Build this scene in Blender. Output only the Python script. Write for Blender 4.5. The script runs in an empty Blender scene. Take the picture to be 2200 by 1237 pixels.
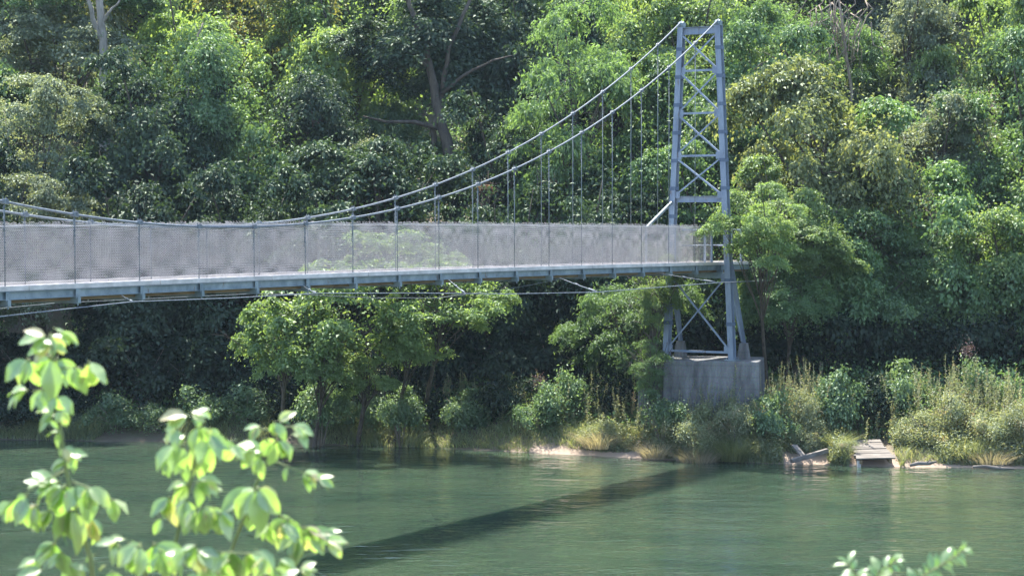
import bpy, math, random
import numpy as np
from mathutils import Vector, Matrix
R = math.radians
C = bpy.context.scene.collection
scene = bpy.context.scene

# ------------------------------------------------------------------ camera, world, sun, exposure
F = 4278.0            # focal length in pixels of the 2200 px wide photograph (70 mm lens)
CH = 7.8              # eye height above the water
PITCH = math.atan(128.5 / F)
cd = bpy.data.cameras.new('camera'); cam = bpy.data.objects.new('camera', cd); C.objects.link(cam)
cam.location = (0, 0, CH); cam.rotation_euler = (math.pi / 2 - PITCH, 0, 0)
cd.sensor_width = 36; cd.lens = 36 * F / 2200; cd.clip_end = 2000; cd.clip_start = 0.1
cd.dof.use_dof = True; cd.dof.focus_distance = 62; cd.dof.aperture_fstop = 7.5
scene.camera = cam
SUN_EL, SUN_AZ = R(66), R(-20)       # azimuth from +Y towards +X: the sun stands behind the wooded hill
w = bpy.data.worlds.new('World'); scene.world = w; w.use_nodes = True
nt = w.node_tree; sky = nt.nodes.new('ShaderNodeTexSky'); sky.sky_type = 'NISHITA'; sky.sun_disc = False
sky.sun_elevation = SUN_EL; sky.sun_rotation = SUN_AZ
bg = nt.nodes['Background']; bg.inputs[1].default_value = 0.15
nt.links.new(sky.outputs[0], bg.inputs[0])
sd = bpy.data.lights.new('sun', 'SUN'); sd.energy = 5.0; sd.angle = R(0.5); sd.color = (1, .95, .86)
sun = bpy.data.objects.new('sun', sd); C.objects.link(sun)
sv = Vector((math.sin(SUN_AZ) * math.cos(SUN_EL), math.cos(SUN_AZ) * math.cos(SUN_EL), math.sin(SUN_EL)))
sun.rotation_euler = sv.to_track_quat('Z', 'Y').to_euler()
scene.view_settings.view_transform = 'Standard'; scene.view_settings.look = 'None'
scene.view_settings.gamma = 1; scene.view_settings.exposure = 1.72
cy = scene.cycles
cy.max_bounces = 6; cy.diffuse_bounces = 3; cy.glossy_bounces = 3; cy.transmission_bounces = 4; cy.transparent_max_bounces = 8
cy.volume_bounces = 0

# ------------------------------------------------------------------ helpers
def P(px, py, Y):
    """world point at distance Y under pixel (px, py) of the 2200x1237 photograph"""
    u = (px - 1100) / F; v = (618.5 - py) / F
    c, s = math.cos(PITCH), math.sin(PITCH)
    k = Y / (c + v * s)
    return Vector((u * k, Y, CH + k * (v * c - s)))

def tag(o, label=None, cat=None, group=None, kind=None):
    if label: o['label'] = label
    if cat: o['category'] = cat
    if group: o['group'] = group
    if kind: o['kind'] = kind
    return o

def empty(name, loc, label=None, cat=None, group=None):
    o = bpy.data.objects.new(name, None); C.objects.link(o); o.location = loc; o.empty_display_size = .2
    return tag(o, label, cat, group)

def link(name, mesh, parent=None, loc=None):
    o = bpy.data.objects.new(name, mesh); C.objects.link(o)
    if parent is not None: o.parent = parent
    if loc is not None: o.location = loc
    return o

def npmesh(name, V, F_, mat, smooth=False, attr=None):
    """V (n,3) array; F_ (m,k) array, all faces of k corners"""
    V = np.asarray(V, np.float32).reshape(-1, 3); F_ = np.asarray(F_, np.int32)
    m = bpy.data.meshes.new(name); k = F_.shape[1]
    m.vertices.add(len(V)); m.vertices.foreach_set('co', V.ravel())
    m.loops.add(F_.size); m.loops.foreach_set('vertex_index', F_.ravel())
    m.polygons.add(len(F_)); m.polygons.foreach_set('loop_start', np.arange(0, F_.size, k, dtype=np.int32))
    if smooth: m.polygons.foreach_set('use_smooth', np.ones(len(F_), bool))
    m.update(calc_edges=True); m.validate()
    if mat: m.materials.append(mat)
    return m

class MB:
    def __init__(s): s.v = []; s.f = []
    def add(s, vs, fs):
        n = len(s.v); s.v += [tuple(p) for p in vs]; s.f += [tuple(i + n for i in f) for f in fs]
    def box(s, c, size, ax=None):
        """c centre, size full sizes, ax 3 axis vectors"""
        ax = ax or (Vector((1, 0, 0)), Vector((0, 1, 0)), Vector((0, 0, 1)))
        c = Vector(c); vs = []
        for k in range(8):
            vs.append(c + ax[0] * size[0] / 2 * (1 if k & 1 else -1) + ax[1] * size[1] / 2 * (1 if k & 2 else -1) + ax[2] * size[2] / 2 * (1 if k & 4 else -1))
        s.add(vs, [(0, 2, 3, 1), (4, 5, 7, 6), (0, 1, 5, 4), (2, 6, 7, 3), (0, 4, 6, 2), (1, 3, 7, 5)])
    def bar(s, a, b, w_, h_, up=(0, 0, 1)):
        """rectangular bar from a to b: w_ across, h_ along 'up'"""
        a = Vector(a); b = Vector(b); d = (b - a); L = d.length; d.normalize(); u = Vector(up)
        x = d.cross(u)
        if x.length < 1e-4: x = d.cross(Vector((1, 0, 0)))
        x.normalize(); u = x.cross(d).normalized()
        s.box((a + b) / 2, (w_, L, h_), (x, d, u))
    def tube(s, pts, rad, n=8, cap=True):
        pts = [Vector(p) for p in pts]; m = len(pts)
        if not hasattr(rad, '__len__'): rad = [rad] * m
        base = len(s.v); prev = None
        for i, p in enumerate(pts):
            d = (pts[min(i + 1, m - 1)] - pts[max(i - 1, 0)])
            if d.length < 1e-9: d = Vector((0, 0, 1))
            d.normalize()
            if prev is None:
                x = d.cross(Vector((0, 0, 1)))
                if x.length < .05: x = d.cross(Vector((0, 1, 0)))
            else: x = prev - d * prev.dot(d)
            x.normalize(); prev = x; y = d.cross(x)
            for k in range(n):
                a = 2 * math.pi * k / n
                s.v.append(tuple(p + (x * math.cos(a) + y * math.sin(a)) * rad[i]))
        for i in range(m - 1):
            for k in range(n):
                a = base + i * n + k; b = base + i * n + (k + 1) % n
                s.f.append((a, b, b + n, a + n))
        if cap:
            s.f.append(tuple(base + k for k in range(n))[::-1]); s.f.append(tuple(base + (m - 1) * n + k for k in range(n)))
    def mesh(s, name, mat, smooth=False, origin=None):
        o = Vector(origin) if origin is not None else Vector((0, 0, 0))
        m = bpy.data.meshes.new(name); m.from_pydata([tuple(Vector(v) - o) for v in s.v], [], s.f); m.update()
        if mat: m.materials.append(mat)
        if smooth: m.polygons.foreach_set('use_smooth', [True] * len(m.polygons))
        return m
    def build(s, name, mat, parent=None, smooth=False, origin=None, bevel=0):
        o = link(name, s.mesh(name, mat, smooth, origin), parent)
        if bevel:
            b = o.modifiers.new('bevel', 'BEVEL'); b.width = bevel; b.segments = 2; b.limit_method = 'ANGLE'
        return o

def smoothstep(a, b, x):
    t = np.clip((x - a) / (b - a), 0, 1); return t * t * (3 - 2 * t)

def vnoise(x, y, seed=0):
    """smooth value noise, arrays"""
    x = np.asarray(x, float); y = np.asarray(y, float)
    xi = np.floor(x).astype(int); yi = np.floor(y).astype(int); fx = x - xi; fy = y - yi
    fx = fx * fx * (3 - 2 * fx); fy = fy * fy * (3 - 2 * fy)
    def h(a, b):
        n = (a * 374761393 + b * 668265263 + seed * 1442695) & 0x7fffffff
        n = ((n ^ (n >> 13)) * 1274126177) & 0x7fffffff
        return (n & 0xffff) / 65535.0
    return (h(xi, yi) * (1 - fx) + h(xi + 1, yi) * fx) * (1 - fy) + (h(xi, yi + 1) * (1 - fx) + h(xi + 1, yi + 1) * fx) * fy

# ------------------------------------------------------------------ materials
def new_mat(name):
    m = bpy.data.materials.new(name); m.use_nodes = True
    return m, m.node_tree, m.node_tree.nodes, m.node_tree.links, m.node_tree.nodes['Principled BSDF']

def ramp(n, stops):
    r = n.new('ShaderNodeValToRGB'); e = r.color_ramp.elements
    e[0].position, e[0].color = stops[0][0], (*stops[0][1], 1)
    e[1].position, e[1].color = stops[-1][0], (*stops[-1][1], 1)
    for p, c in stops[1:-1]:
        q = e.new(p); q.color = (*c, 1)
    return r

def leaf_mat(name, stops, trans=.36, gloss=.065, rough=.5, tint=1.45, patch=None):
    """two-sided leaf: diffuse + translucent + a waxy sheen; colour differs per leaf and per branch"""
    m, t, n, l, p = new_mat(name); n.remove(p)
    geo = n.new('ShaderNodeNewGeometry'); tc = n.new('ShaderNodeTexCoord')
    ns = n.new('ShaderNodeTexNoise'); ns.inputs['Scale'].default_value = .55; ns.inputs['Detail'].default_value = 2
    l.new(tc.outputs['Object'], ns.inputs['Vector'])
    oi = n.new('ShaderNodeObjectInfo')
    a = n.new('ShaderNodeMath'); a.operation = 'MULTIPLY_ADD'; l.new(geo.outputs['Random Per Island'], a.inputs[0]); a.inputs[1].default_value = .55
    b = n.new('ShaderNodeMath'); b.operation = 'MULTIPLY_ADD'; l.new(ns.outputs[0], b.inputs[0]); b.inputs[1].default_value = .9
    b.inputs[2].default_value = -.25; l.new(b.outputs[0], a.inputs[2])
    rp = ramp(n, stops); l.new(a.outputs[0], rp.inputs[0])
    col = rp.outputs[0]
    if patch:      # withered leaves in patches
        pn = n.new('ShaderNodeTexNoise'); pn.inputs['Scale'].default_value = patch[1]; l.new(tc.outputs['Object'], pn.inputs['Vector'])
        pr = n.new('ShaderNodeMapRange'); pr.inputs[1].default_value = patch[2]; pr.inputs[2].default_value = patch[2] + .08
        l.new(pn.outputs[0], pr.inputs[0])
        mm = n.new('ShaderNodeMath'); mm.operation = 'MULTIPLY'; l.new(pr.outputs[0], mm.inputs[0])
        gt = n.new('ShaderNodeMath'); gt.operation = 'GREATER_THAN'; l.new(geo.outputs['Random Per Island'], gt.inputs[0]); gt.inputs[1].default_value = .45
        l.new(gt.outputs[0], mm.inputs[1])
        mx = n.new('ShaderNodeMix'); mx.data_type = 'RGBA'; l.new(mm.outputs[0], mx.inputs[0]); l.new(col, mx.inputs[6]); mx.inputs[7].default_value = (*patch[0], 1)
        col = mx.outputs[2]
    hs = n.new('ShaderNodeHueSaturation')
    vr = n.new('ShaderNodeMapRange'); l.new(oi.outputs['Random'], vr.inputs[0]); vr.inputs[3].default_value = .85; vr.inputs[4].default_value = 1.15; hs.inputs['Saturation'].default_value = .84
    l.new(vr.outputs[0], hs.inputs['Value']); l.new(col, hs.inputs['Color'])
    d = n.new('ShaderNodeBsdfDiffuse'); l.new(hs.outputs[0], d.inputs[0])
    tr = n.new('ShaderNodeBsdfTranslucent')
    h2 = n.new('ShaderNodeMix'); h2.data_type = 'RGBA'; h2.blend_type = 'MULTIPLY'; h2.inputs[0].default_value = 1
    l.new(hs.outputs[0], h2.inputs[6]); h2.inputs[7].default_value = (tint * 1.32, tint * 1.22, tint * .62, 1)
    l.new(h2.outputs[2], tr.inputs[0])
    m1 = n.new('ShaderNodeMixShader'); m1.inputs[0].default_value = trans; l.new(d.outputs[0], m1.inputs[1]); l.new(tr.outputs[0], m1.inputs[2])
    g = n.new('ShaderNodeBsdfGlossy'); g.inputs['Roughness'].default_value = rough; g.inputs[0].default_value = (.62, .68, .62, 1)
    m2 = n.new('ShaderNodeMixShader'); m2.inputs[0].default_value = gloss; l.new(m1.outputs[0], m2.inputs[1]); l.new(g.outputs[0], m2.inputs[2])
    l.new(m2.outputs[0], n['Material Output'].inputs[0])
    return m

M = {}
M['mid'] = leaf_mat('leaf_mid_green', [(0, (0.041, 0.103, 0.030)), (.5, (0.089, 0.193, 0.050)), (1, (0.152, 0.261, 0.066))])
M['bright'] = leaf_mat('leaf_bright_green', [(0, (0.074, 0.155, 0.034)), (.5, (0.141, 0.249, 0.054)), (1, (0.242, 0.329, 0.081))], trans=.48)
M['yellow'] = leaf_mat('leaf_yellowing', [(0, (0.081, 0.127, 0.023)), (.6, (0.184, 0.207, 0.034)), (1, (0.299, 0.230, 0.040))], trans=.48, patch=((.34, .24, .07), .9, .62))
M['silver'] = leaf_mat('leaf_silver_green', [(0, (0.084, 0.126, 0.072)), (.5, (0.150, 0.198, 0.114)), (1, (0.240, 0.282, 0.180))], trans=.40, gloss=.06)
M['olive'] = leaf_mat('leaf_olive', [(0, (.075, .115, .035)), (.5, (.165, .215, .070)), (1, (.28, .31, .12))], trans=.42)
M['dark'] = leaf_mat('leaf_dark_green', [(0, (.014, .036, .017)), (.5, (.030, .068, .029)), (1, (.060, .110, .040))], trans=.30, gloss=.05)  # dark foliage, its colour lowered further to deepen the shaded zone
M['locust'] = leaf_mat('leaf_locust', [(0, (0.052, 0.121, 0.034)), (.5, (0.092, 0.190, 0.052)), (1, (0.144, 0.247, 0.069))], trans=.50)
M['weed'] = leaf_mat('leaf_weed', [(0, (.12, .16, .07)), (.5, (.24, .29, .15)), (1, (.38, .38, .24))], trans=.4, patch=((0.435, 0.304, 0.189), .9, .6))
M['shrub'] = leaf_mat('leaf_shrub', [(0, (.045, .10, .045)), (.5, (.10, .19, .075)), (1, (.18, .28, .12))], trans=.4)
M['dry'] = leaf_mat('leaf_dry_grass', [(0, (.20, .17, .12)), (.5, (.36, .31, .23)), (1, (.52, .46, .36))], trans=.3, gloss=.03)
M['grass'] = leaf_mat('leaf_grass', [(0, (.08, .12, .045)), (.5, (.18, .23, .09)), (1, (.36, .33, .19))], trans=.4)
M['gloom'] = leaf_mat('leaf_shade_green', [(0, (.008, .020, .011)), (.5, (.017, .040, .020)), (1, (.034, .066, .028))], trans=.25, gloss=.03)  # bush leaves with the shade under the trees put into their colour
M['rust'] = leaf_mat('leaf_withered', [(0, (.10, .045, .02)), (1, (.22, .10, .05))], trans=.3)
M['mauve'] = leaf_mat('petal_mauve', [(0, (.09, .05, .07)), (1, (.17, .10, .13))], trans=.3)

def bark_mat(name, c1, c2, scale=6, rough=.9):
    m, t, n, l, p = new_mat(name)
    tc = n.new('ShaderNodeTexCoord'); mp = n.new('ShaderNodeMapping'); mp.inputs['Scale'].default_value = (1, 1, .22)
    l.new(tc.outputs['Object'], mp.inputs[0])
    ns = n.new('ShaderNodeTexNoise'); ns.inputs['Scale'].default_value = scale; ns.inputs['Detail'].default_value = 6; ns.inputs['Roughness'].default_value = .7
    l.new(mp.outputs[0], ns.inputs['Vector'])
    rp = ramp(n, [(.35, c1), (.65, c2)]); l.new(ns.outputs[0], rp.inputs[0]); l.new(rp.outputs[0], p.inputs['Base Color'])
    p.inputs['Roughness'].default_value = rough
    bp = n.new('ShaderNodeBump'); bp.inputs['Strength'].default_value = .6; bp.inputs['Distance'].default_value = .03
    l.new(ns.outputs[0], bp.inputs['Height']); l.new(bp.outputs[0], p.inputs['Normal'])
    return m
M['bark'] = bark_mat('bark_brown', (.045, .036, .028), (.12, .10, .08))
M['bark_pale'] = bark_mat('bark_pale', (.13, .12, .10), (.34, .32, .29), 3)
M['twig'] = bark_mat('bark_twig', (.16, .13, .10), (.30, .25, .20), 8)
M['green_stem'] = bark_mat('stem_green', (.12, .17, .05), (.22, .26, .10), 20, .55)

def paint_mat(name, c1, c2, metal=0., rough=.45, scale=3., bump=.15, streak=(1, 1, .3)):
    m, t, n, l, p = new_mat(name)
    tc = n.new('ShaderNodeTexCoord'); mp = n.new('ShaderNodeMapping'); mp.inputs['Scale'].default_value = streak
    l.new(tc.outputs['Object'], mp.inputs[0])
    ns = n.new('ShaderNodeTexNoise'); ns.inputs['Scale'].default_value = scale; ns.inputs['Detail'].default_value = 8; ns.inputs['Roughness'].default_value = .65
    l.new(mp.outputs[0], ns.inputs['Vector'])
    rp = ramp(n, [(.35, c1), (.65, c2)]); l.new(ns.outputs[0], rp.inputs[0]); l.new(rp.outputs[0], p.inputs['Base Color'])
    p.inputs['Metallic'].default_value = metal; p.inputs['Roughness'].default_value = rough
    if bump:
        bp = n.new('ShaderNodeBump'); bp.inputs['Strength'].default_value = bump; bp.inputs['Distance'].default_value = .01
        l.new(ns.outputs[0], bp.inputs['Height']); l.new(bp.outputs[0], p.inputs['Normal'])
    return m
def rusty(m, amt=.64):
    n, l = m.node_tree.nodes, m.node_tree.links; p = n['Principled BSDF']; src = p.inputs['Base Color'].links[0].from_socket
    tc = n.new('ShaderNodeTexCoord'); mp = n.new('ShaderNodeMapping'); mp.inputs['Scale'].default_value = (2.2, 2.2, .5); l.new(tc.outputs['Object'], mp.inputs[0])
    a = n.new('ShaderNodeTexNoise'); a.inputs['Scale'].default_value = 2.4; a.inputs['Detail'].default_value = 9; a.inputs['Roughness'].default_value = .72; l.new(mp.outputs[0], a.inputs['Vector'])
    r_ = n.new('ShaderNodeMapRange'); r_.inputs[1].default_value = amt; r_.inputs[2].default_value = amt + .08; l.new(a.outputs[0], r_.inputs[0])
    x = n.new('ShaderNodeMix'); x.data_type = 'RGBA'; l.new(r_.outputs[0], x.inputs[0]); l.new(src, x.inputs[6]); x.inputs[7].default_value = (.13, .085, .06, 1); l.new(x.outputs[2], p.inputs['Base Color'])
    return m
M['steel_blue'] = paint_mat('steel_blue_paint', (.16, .20, .275), (.26, .31, .385), .1, .55)
M['steel_band'] = paint_mat('steel_dark_band', (.07, .10, .16), (.10, .14, .21), .1, .6)  # darker blue of the bands round the tower legs
M['stringer'] = paint_mat('galvanised_channel', (.13, .18, .21), (.26, .32, .35), .35, .5, 2.5, .15, (1, 1, 1))
rusty(M['steel_blue'], .60); rusty(M['stringer'], .60)
M['wire'] = paint_mat('galvanised_wire', (.58, .53, .52), (.74, .68, .67), .1, .4, 4, 0)
M['cable'] = paint_mat('galvanised_cable', (.10, .12, .14), (.17, .20, .23), .0, .6, 9, 0)
M['hanger'] = paint_mat('dull_wire_rope', (.10, .12, .13), (.20, .23, .24), .3, .55, 9, 0)
M['wood_deck'] = paint_mat('weathered_plank', (.40, .38, .36), (.62, .59, .56), 0, .85, 4, .3, (1, .25, 1))
M['wood_brown'] = paint_mat('brown_timber', (.11, .075, .04), (.22, .16, .09), 0, .85, 3, .3, (1, .25, 1))
M['wood_grey'] = paint_mat('driftwood', (.10, .088, .075), (.22, .195, .17), 0, .9, 5, .5, (.25, 1, 1))

def concrete():
    m, t, n, l, p = new_mat('weathered_concrete')
    tc = n.new('ShaderNodeTexCoord'); mp = n.new('ShaderNodeMapping'); mp.inputs['Scale'].default_value = (1.8, 1.8, .35)
    l.new(tc.outputs['Object'], mp.inputs[0])
    a = n.new('ShaderNodeTexNoise'); a.inputs['Scale'].default_value = 1.6; a.inputs['Detail'].default_value = 8; a.inputs['Roughness'].default_value = .7
    l.new(mp.outputs[0], a.inputs['Vector'])
    rp = ramp(n, [(.3, (.07, .07, .07)), (.5, (.15, .15, .15)), (.72, (.25, .25, .25))]); l.new(a.outputs[0], rp.inputs[0])
    b = n.new('ShaderNodeTexNoise'); b.inputs['Scale'].default_value = 22; b.inputs['Detail'].default_value = 5; l.new(tc.outputs['Object'], b.inputs['Vector'])
    mx = n.new('ShaderNodeMix'); mx.data_type = 'RGBA'; mx.blend_type = 'OVERLAY'; mx.inputs[0].default_value = .5
    l.new(rp.outputs[0], mx.inputs[6]); l.new(b.outputs[1], mx.inputs[7]); l.new(mx.outputs[2], p.inputs['Base Color'])
    p.inputs['Roughness'].default_value = .9
    # board marks of the formwork
    wv = n.new('ShaderNodeTexWave'); wv.bands_direction = 'Z'; wv.inputs['Scale'].default_value = .8; wv.inputs['Distortion'].default_value = .6
    l.new(tc.outputs['Object'], wv.inputs['Vector'])
    ad = n.new('ShaderNodeMath'); ad.operation = 'MULTIPLY_ADD'; l.new(wv.outputs[1], ad.inputs[0]); ad.inputs[1].default_value = .25; l.new(b.outputs[0], ad.inputs[2])
    mk = n.new('ShaderNodeMapRange'); mk.inputs[1].default_value = 0; mk.inputs[2].default_value = .12; mk.inputs[3].default_value = .86; mk.inputs[4].default_value = 1; l.new(wv.outputs[1], mk.inputs[0])
    mu = n.new('ShaderNodeMix'); mu.data_type = 'RGBA'; mu.blend_type = 'MULTIPLY'; mu.inputs[0].default_value = 1; l.new(mx.outputs[2], mu.inputs[6]); l.new(mk.outputs[0], mu.inputs[7]); l.new(mu.outputs[2], p.inputs['Base Color'])
    bp = n.new('ShaderNodeBump'); bp.inputs['Strength'].default_value = .6; bp.inputs['Distance'].default_value = .02
    l.new(ad.outputs[0], bp.inputs['Height']); l.new(bp.outputs[0], p.inputs['Normal'])
    return m
M['concrete'] = concrete()

def soil():
    m, t, n, l, p = new_mat('soil_and_leaf_litter')
    tc = n.new('ShaderNodeTexCoord')
    a = n.new('ShaderNodeTexNoise'); a.inputs['Scale'].default_value = .7; a.inputs['Detail'].default_value = 10; a.inputs['Roughness'].default_value = .75
    l.new(tc.outputs['Object'], a.inputs['Vector'])
    rp = ramp(n, [(.3, (.05, .045, .03)), (.5, (.11, .09, .06)), (.62, (.07, .09, .035)), (.8, (.20, .155, .11))]); l.new(a.outputs[0], rp.inputs[0])
    # pale mud close to the water
    sx = n.new('ShaderNodeSeparateXYZ'); l.new(tc.outputs['Object'], sx.inputs[0])
    mr = n.new('ShaderNodeMapRange'); mr.inputs[1].default_value = .12; mr.inputs[2].default_value = .55; l.new(sx.outputs[2], mr.inputs[0])
    mx = n.new('ShaderNodeMix'); mx.data_type = 'RGBA'; xr = n.new('ShaderNodeMapRange'); xr.inputs[1].default_value = -1.5; xr.inputs[2].default_value = 1.0; xr.inputs[3].default_value = 1; xr.inputs[4].default_value = 0; l.new(sx.outputs[0], xr.inputs[0])
    mxx = n.new('ShaderNodeMath'); mxx.operation = 'MAXIMUM'; l.new(mr.outputs[0], mxx.inputs[0]); l.new(xr.outputs[0], mxx.inputs[1])
    l.new(mxx.outputs[0], mx.inputs[0]); mx.inputs[6].default_value = (.33, .25, .19, 1); l.new(rp.outputs[0], mx.inputs[7])
    l.new(mx.outputs[2], p.inputs['Base Color']); p.inputs['Roughness'].default_value = .95
    bp = n.new('ShaderNodeBump'); bp.inputs['Strength'].default_value = .8; bp.inputs['Distance'].default_value = .08
    l.new(a.outputs[0], bp.inputs['Height']); l.new(bp.outputs[0], p.inputs['Normal'])
    return m
M['soil'] = soil()

def water_mat():
    m, t, n, l, p = new_mat('murky_river_water')
    tc = n.new('ShaderNodeTexCoord')
    def noise(sc, det, scale3, dist=0.):
        mp = n.new('ShaderNodeMapping'); mp.inputs['Scale'].default_value = scale3; mp.inputs['Rotation'].default_value = (0, 0, R(8)); l.new(tc.outputs['Object'], mp.inputs[0])
        a = n.new('ShaderNodeTexNoise'); a.inputs['Scale'].default_value = sc; a.inputs['Detail'].default_value = det; a.inputs['Distortion'].default_value = dist
        l.new(mp.outputs[0], a.inputs['Vector']); return a
    big = noise(.16, 3, (1, 1.6, 1), .4)
    rp = ramp(n, [(.32, (.022, .040, .027)), (.68, (.037, .058, .036))]); l.new(big.outputs[0], rp.inputs[0]); l.new(rp.outputs[0], p.inputs['Base Color'])
    p.subsurface_method = 'BURLEY'; p.inputs['Subsurface Weight'].default_value = 1; p.inputs['Subsurface Radius'].default_value = (.5, .8, .65); p.inputs['Subsurface Scale'].default_value = 1.0
    p.inputs['IOR'].default_value = 1.38; p.inputs['Roughness'].default_value = .05
    a = noise(1.1, 3, (.55, 1, 1), .8); b = noise(4.5, 3, (.5, 1, 1), .6); c = noise(.35, 2, (.7, 1, 1), .5)
    s1 = n.new('ShaderNodeMath'); s1.operation = 'MULTIPLY_ADD'; l.new(b.outputs[0], s1.inputs[0]); s1.inputs[1].default_value = .30; l.new(a.outputs[0], s1.inputs[2])
    cm = n.new('ShaderNodeMapRange'); cm.inputs[1].default_value = .3; cm.inputs[2].default_value = .7; cm.inputs[3].default_value = .25; cm.inputs[4].default_value = 1; l.new(c.outputs[0], cm.inputs[0])
    bp = n.new('ShaderNodeBump'); bp.inputs['Distance'].default_value = .10
    st = n.new('ShaderNodeMath'); st.operation = 'MULTIPLY'; l.new(cm.outputs[0], st.inputs[0]); st.inputs[1].default_value = .8
    l.new(st.outputs[0], bp.inputs['Strength']); l.new(s1.outputs[0], bp.inputs['Height']); l.new(bp.outputs[0], p.inputs['Normal'])
    return m
M['water'] = water_mat()

# ------------------------------------------------------------------ terrain, water
SHX = np.array([-120, -60, -30, -18.8, -8.4, -3, 0, 3.5, 7.3, 11, 16.6, 30, 60, 120.])
SHY = np.array([95, 84, 76, 73.3, 71.9, 70.6, 69.4, 67.5, 66.2, 65.2, 64.3, 61, 56, 50.])
def shore(x): return np.interp(x, SHX, SHY)
def ground(x, y):
    x = np.asarray(x, float); y = np.asarray(y, float)
    d = y - shore(x) - .45 * (vnoise(x * .6, x * 0 + 3.3, 5) - .5)
    z = np.where(d < 0, np.maximum(-1.6, d * .5), 0)
    up = .55 * smoothstep(0, 1.3, d) + 1.0 * smoothstep(.9, 4.5, d) + .9 * smoothstep(4, 10, d) + .46 * np.maximum(0, d - 8)
    up += smoothstep(3, 12, d) * 1.2 * (vnoise(x * .13, y * .13, 2) - .5) + smoothstep(0, 2, d) * .35 * (vnoise(x * .7, y * .7, 9) - .5)
    up = np.where(d > 75, up - .46 * (d - 75) * smoothstep(75, 110, d), up)
    up = up * (1 - .55 * np.exp(-((x - 11.9) / .9) ** 2) * (d < 6) * smoothstep(6, 2.5, d))
    z = np.where(d >= 0, up + .02, z)
    nb = 6.25 - 8.2 * smoothstep(4.5, 19, y + .12 * x)              # the bank the camera stands on
    return np.where(y < 22, np.maximum(nb, -1.6), z)
def gz(x, y): return float(ground(x, y))
xs = np.unique(np.concatenate([np.linspace(-320, -32, 30), np.linspace(-32, 32, 161), np.linspace(32, 320, 30)]))
ys = np.unique(np.concatenate([np.linspace(-80, 0, 9), np.linspace(0, 24, 41), np.linspace(24, 58, 12), np.linspace(58, 100, 141), np.linspace(100, 150, 51), np.linspace(150, 420, 30)]))
gx, gy = np.meshgrid(xs, ys); gzv = ground(gx, gy)
V = np.stack([gx, gy, gzv], -1).reshape(-1, 3); nx = len(xs); idx = np.arange(len(ys) * nx).reshape(len(ys), nx)
Fq = np.stack([idx[:-1, :-1], idx[:-1, 1:], idx[1:, 1:], idx[1:, :-1]], -1).reshape(-1, 4)
tag(link('ground', npmesh('ground', V, Fq, M['soil'], True)), 'brown soil of the wooded hillside and muddy river bank', 'ground', kind='structure')
m = MB(); m.add([(-330, 8, 0), (330, 8, 0), (330, 110, 0), (-330, 110, 0)], [(0, 1, 2, 3)])
tag(m.build('river_water', M['water']), 'calm murky green river with faint ripples', 'river', kind='structure')

# ------------------------------------------------------------------ foliage generators
def leaf_arrays(c, nrm, dr, L, W, fold=.25):
    """c base point, nrm leaf normal, dr leaf direction (n,3); L, W (n,) -> verts, tris of folded leaves"""
    dr = dr / np.linalg.norm(dr, axis=1, keepdims=True)
    sd_ = np.cross(dr, nrm); sd_ /= np.linalg.norm(sd_, axis=1, keepdims=True) + 1e-9
    up = np.cross(sd_, dr)
    L = L[:, None]; W = W[:, None]
    b = c; t = c + dr * L - up * L * .12
    lf = c + dr * L * .42 + sd_ * W * .5 + up * W * fold
    rt = c + dr * L * .42 - sd_ * W * .5 + up * W * fold
    V_ = np.stack([b, lf, t, rt], 1).reshape(-1, 3)
    n = len(c); k = np.arange(n)[:, None] * 4
    T = np.concatenate([k + np.array([[0, 2, 1]]), k + np.array([[0, 3, 2]])], 1).reshape(-1, 3)
    return V_, T

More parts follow.
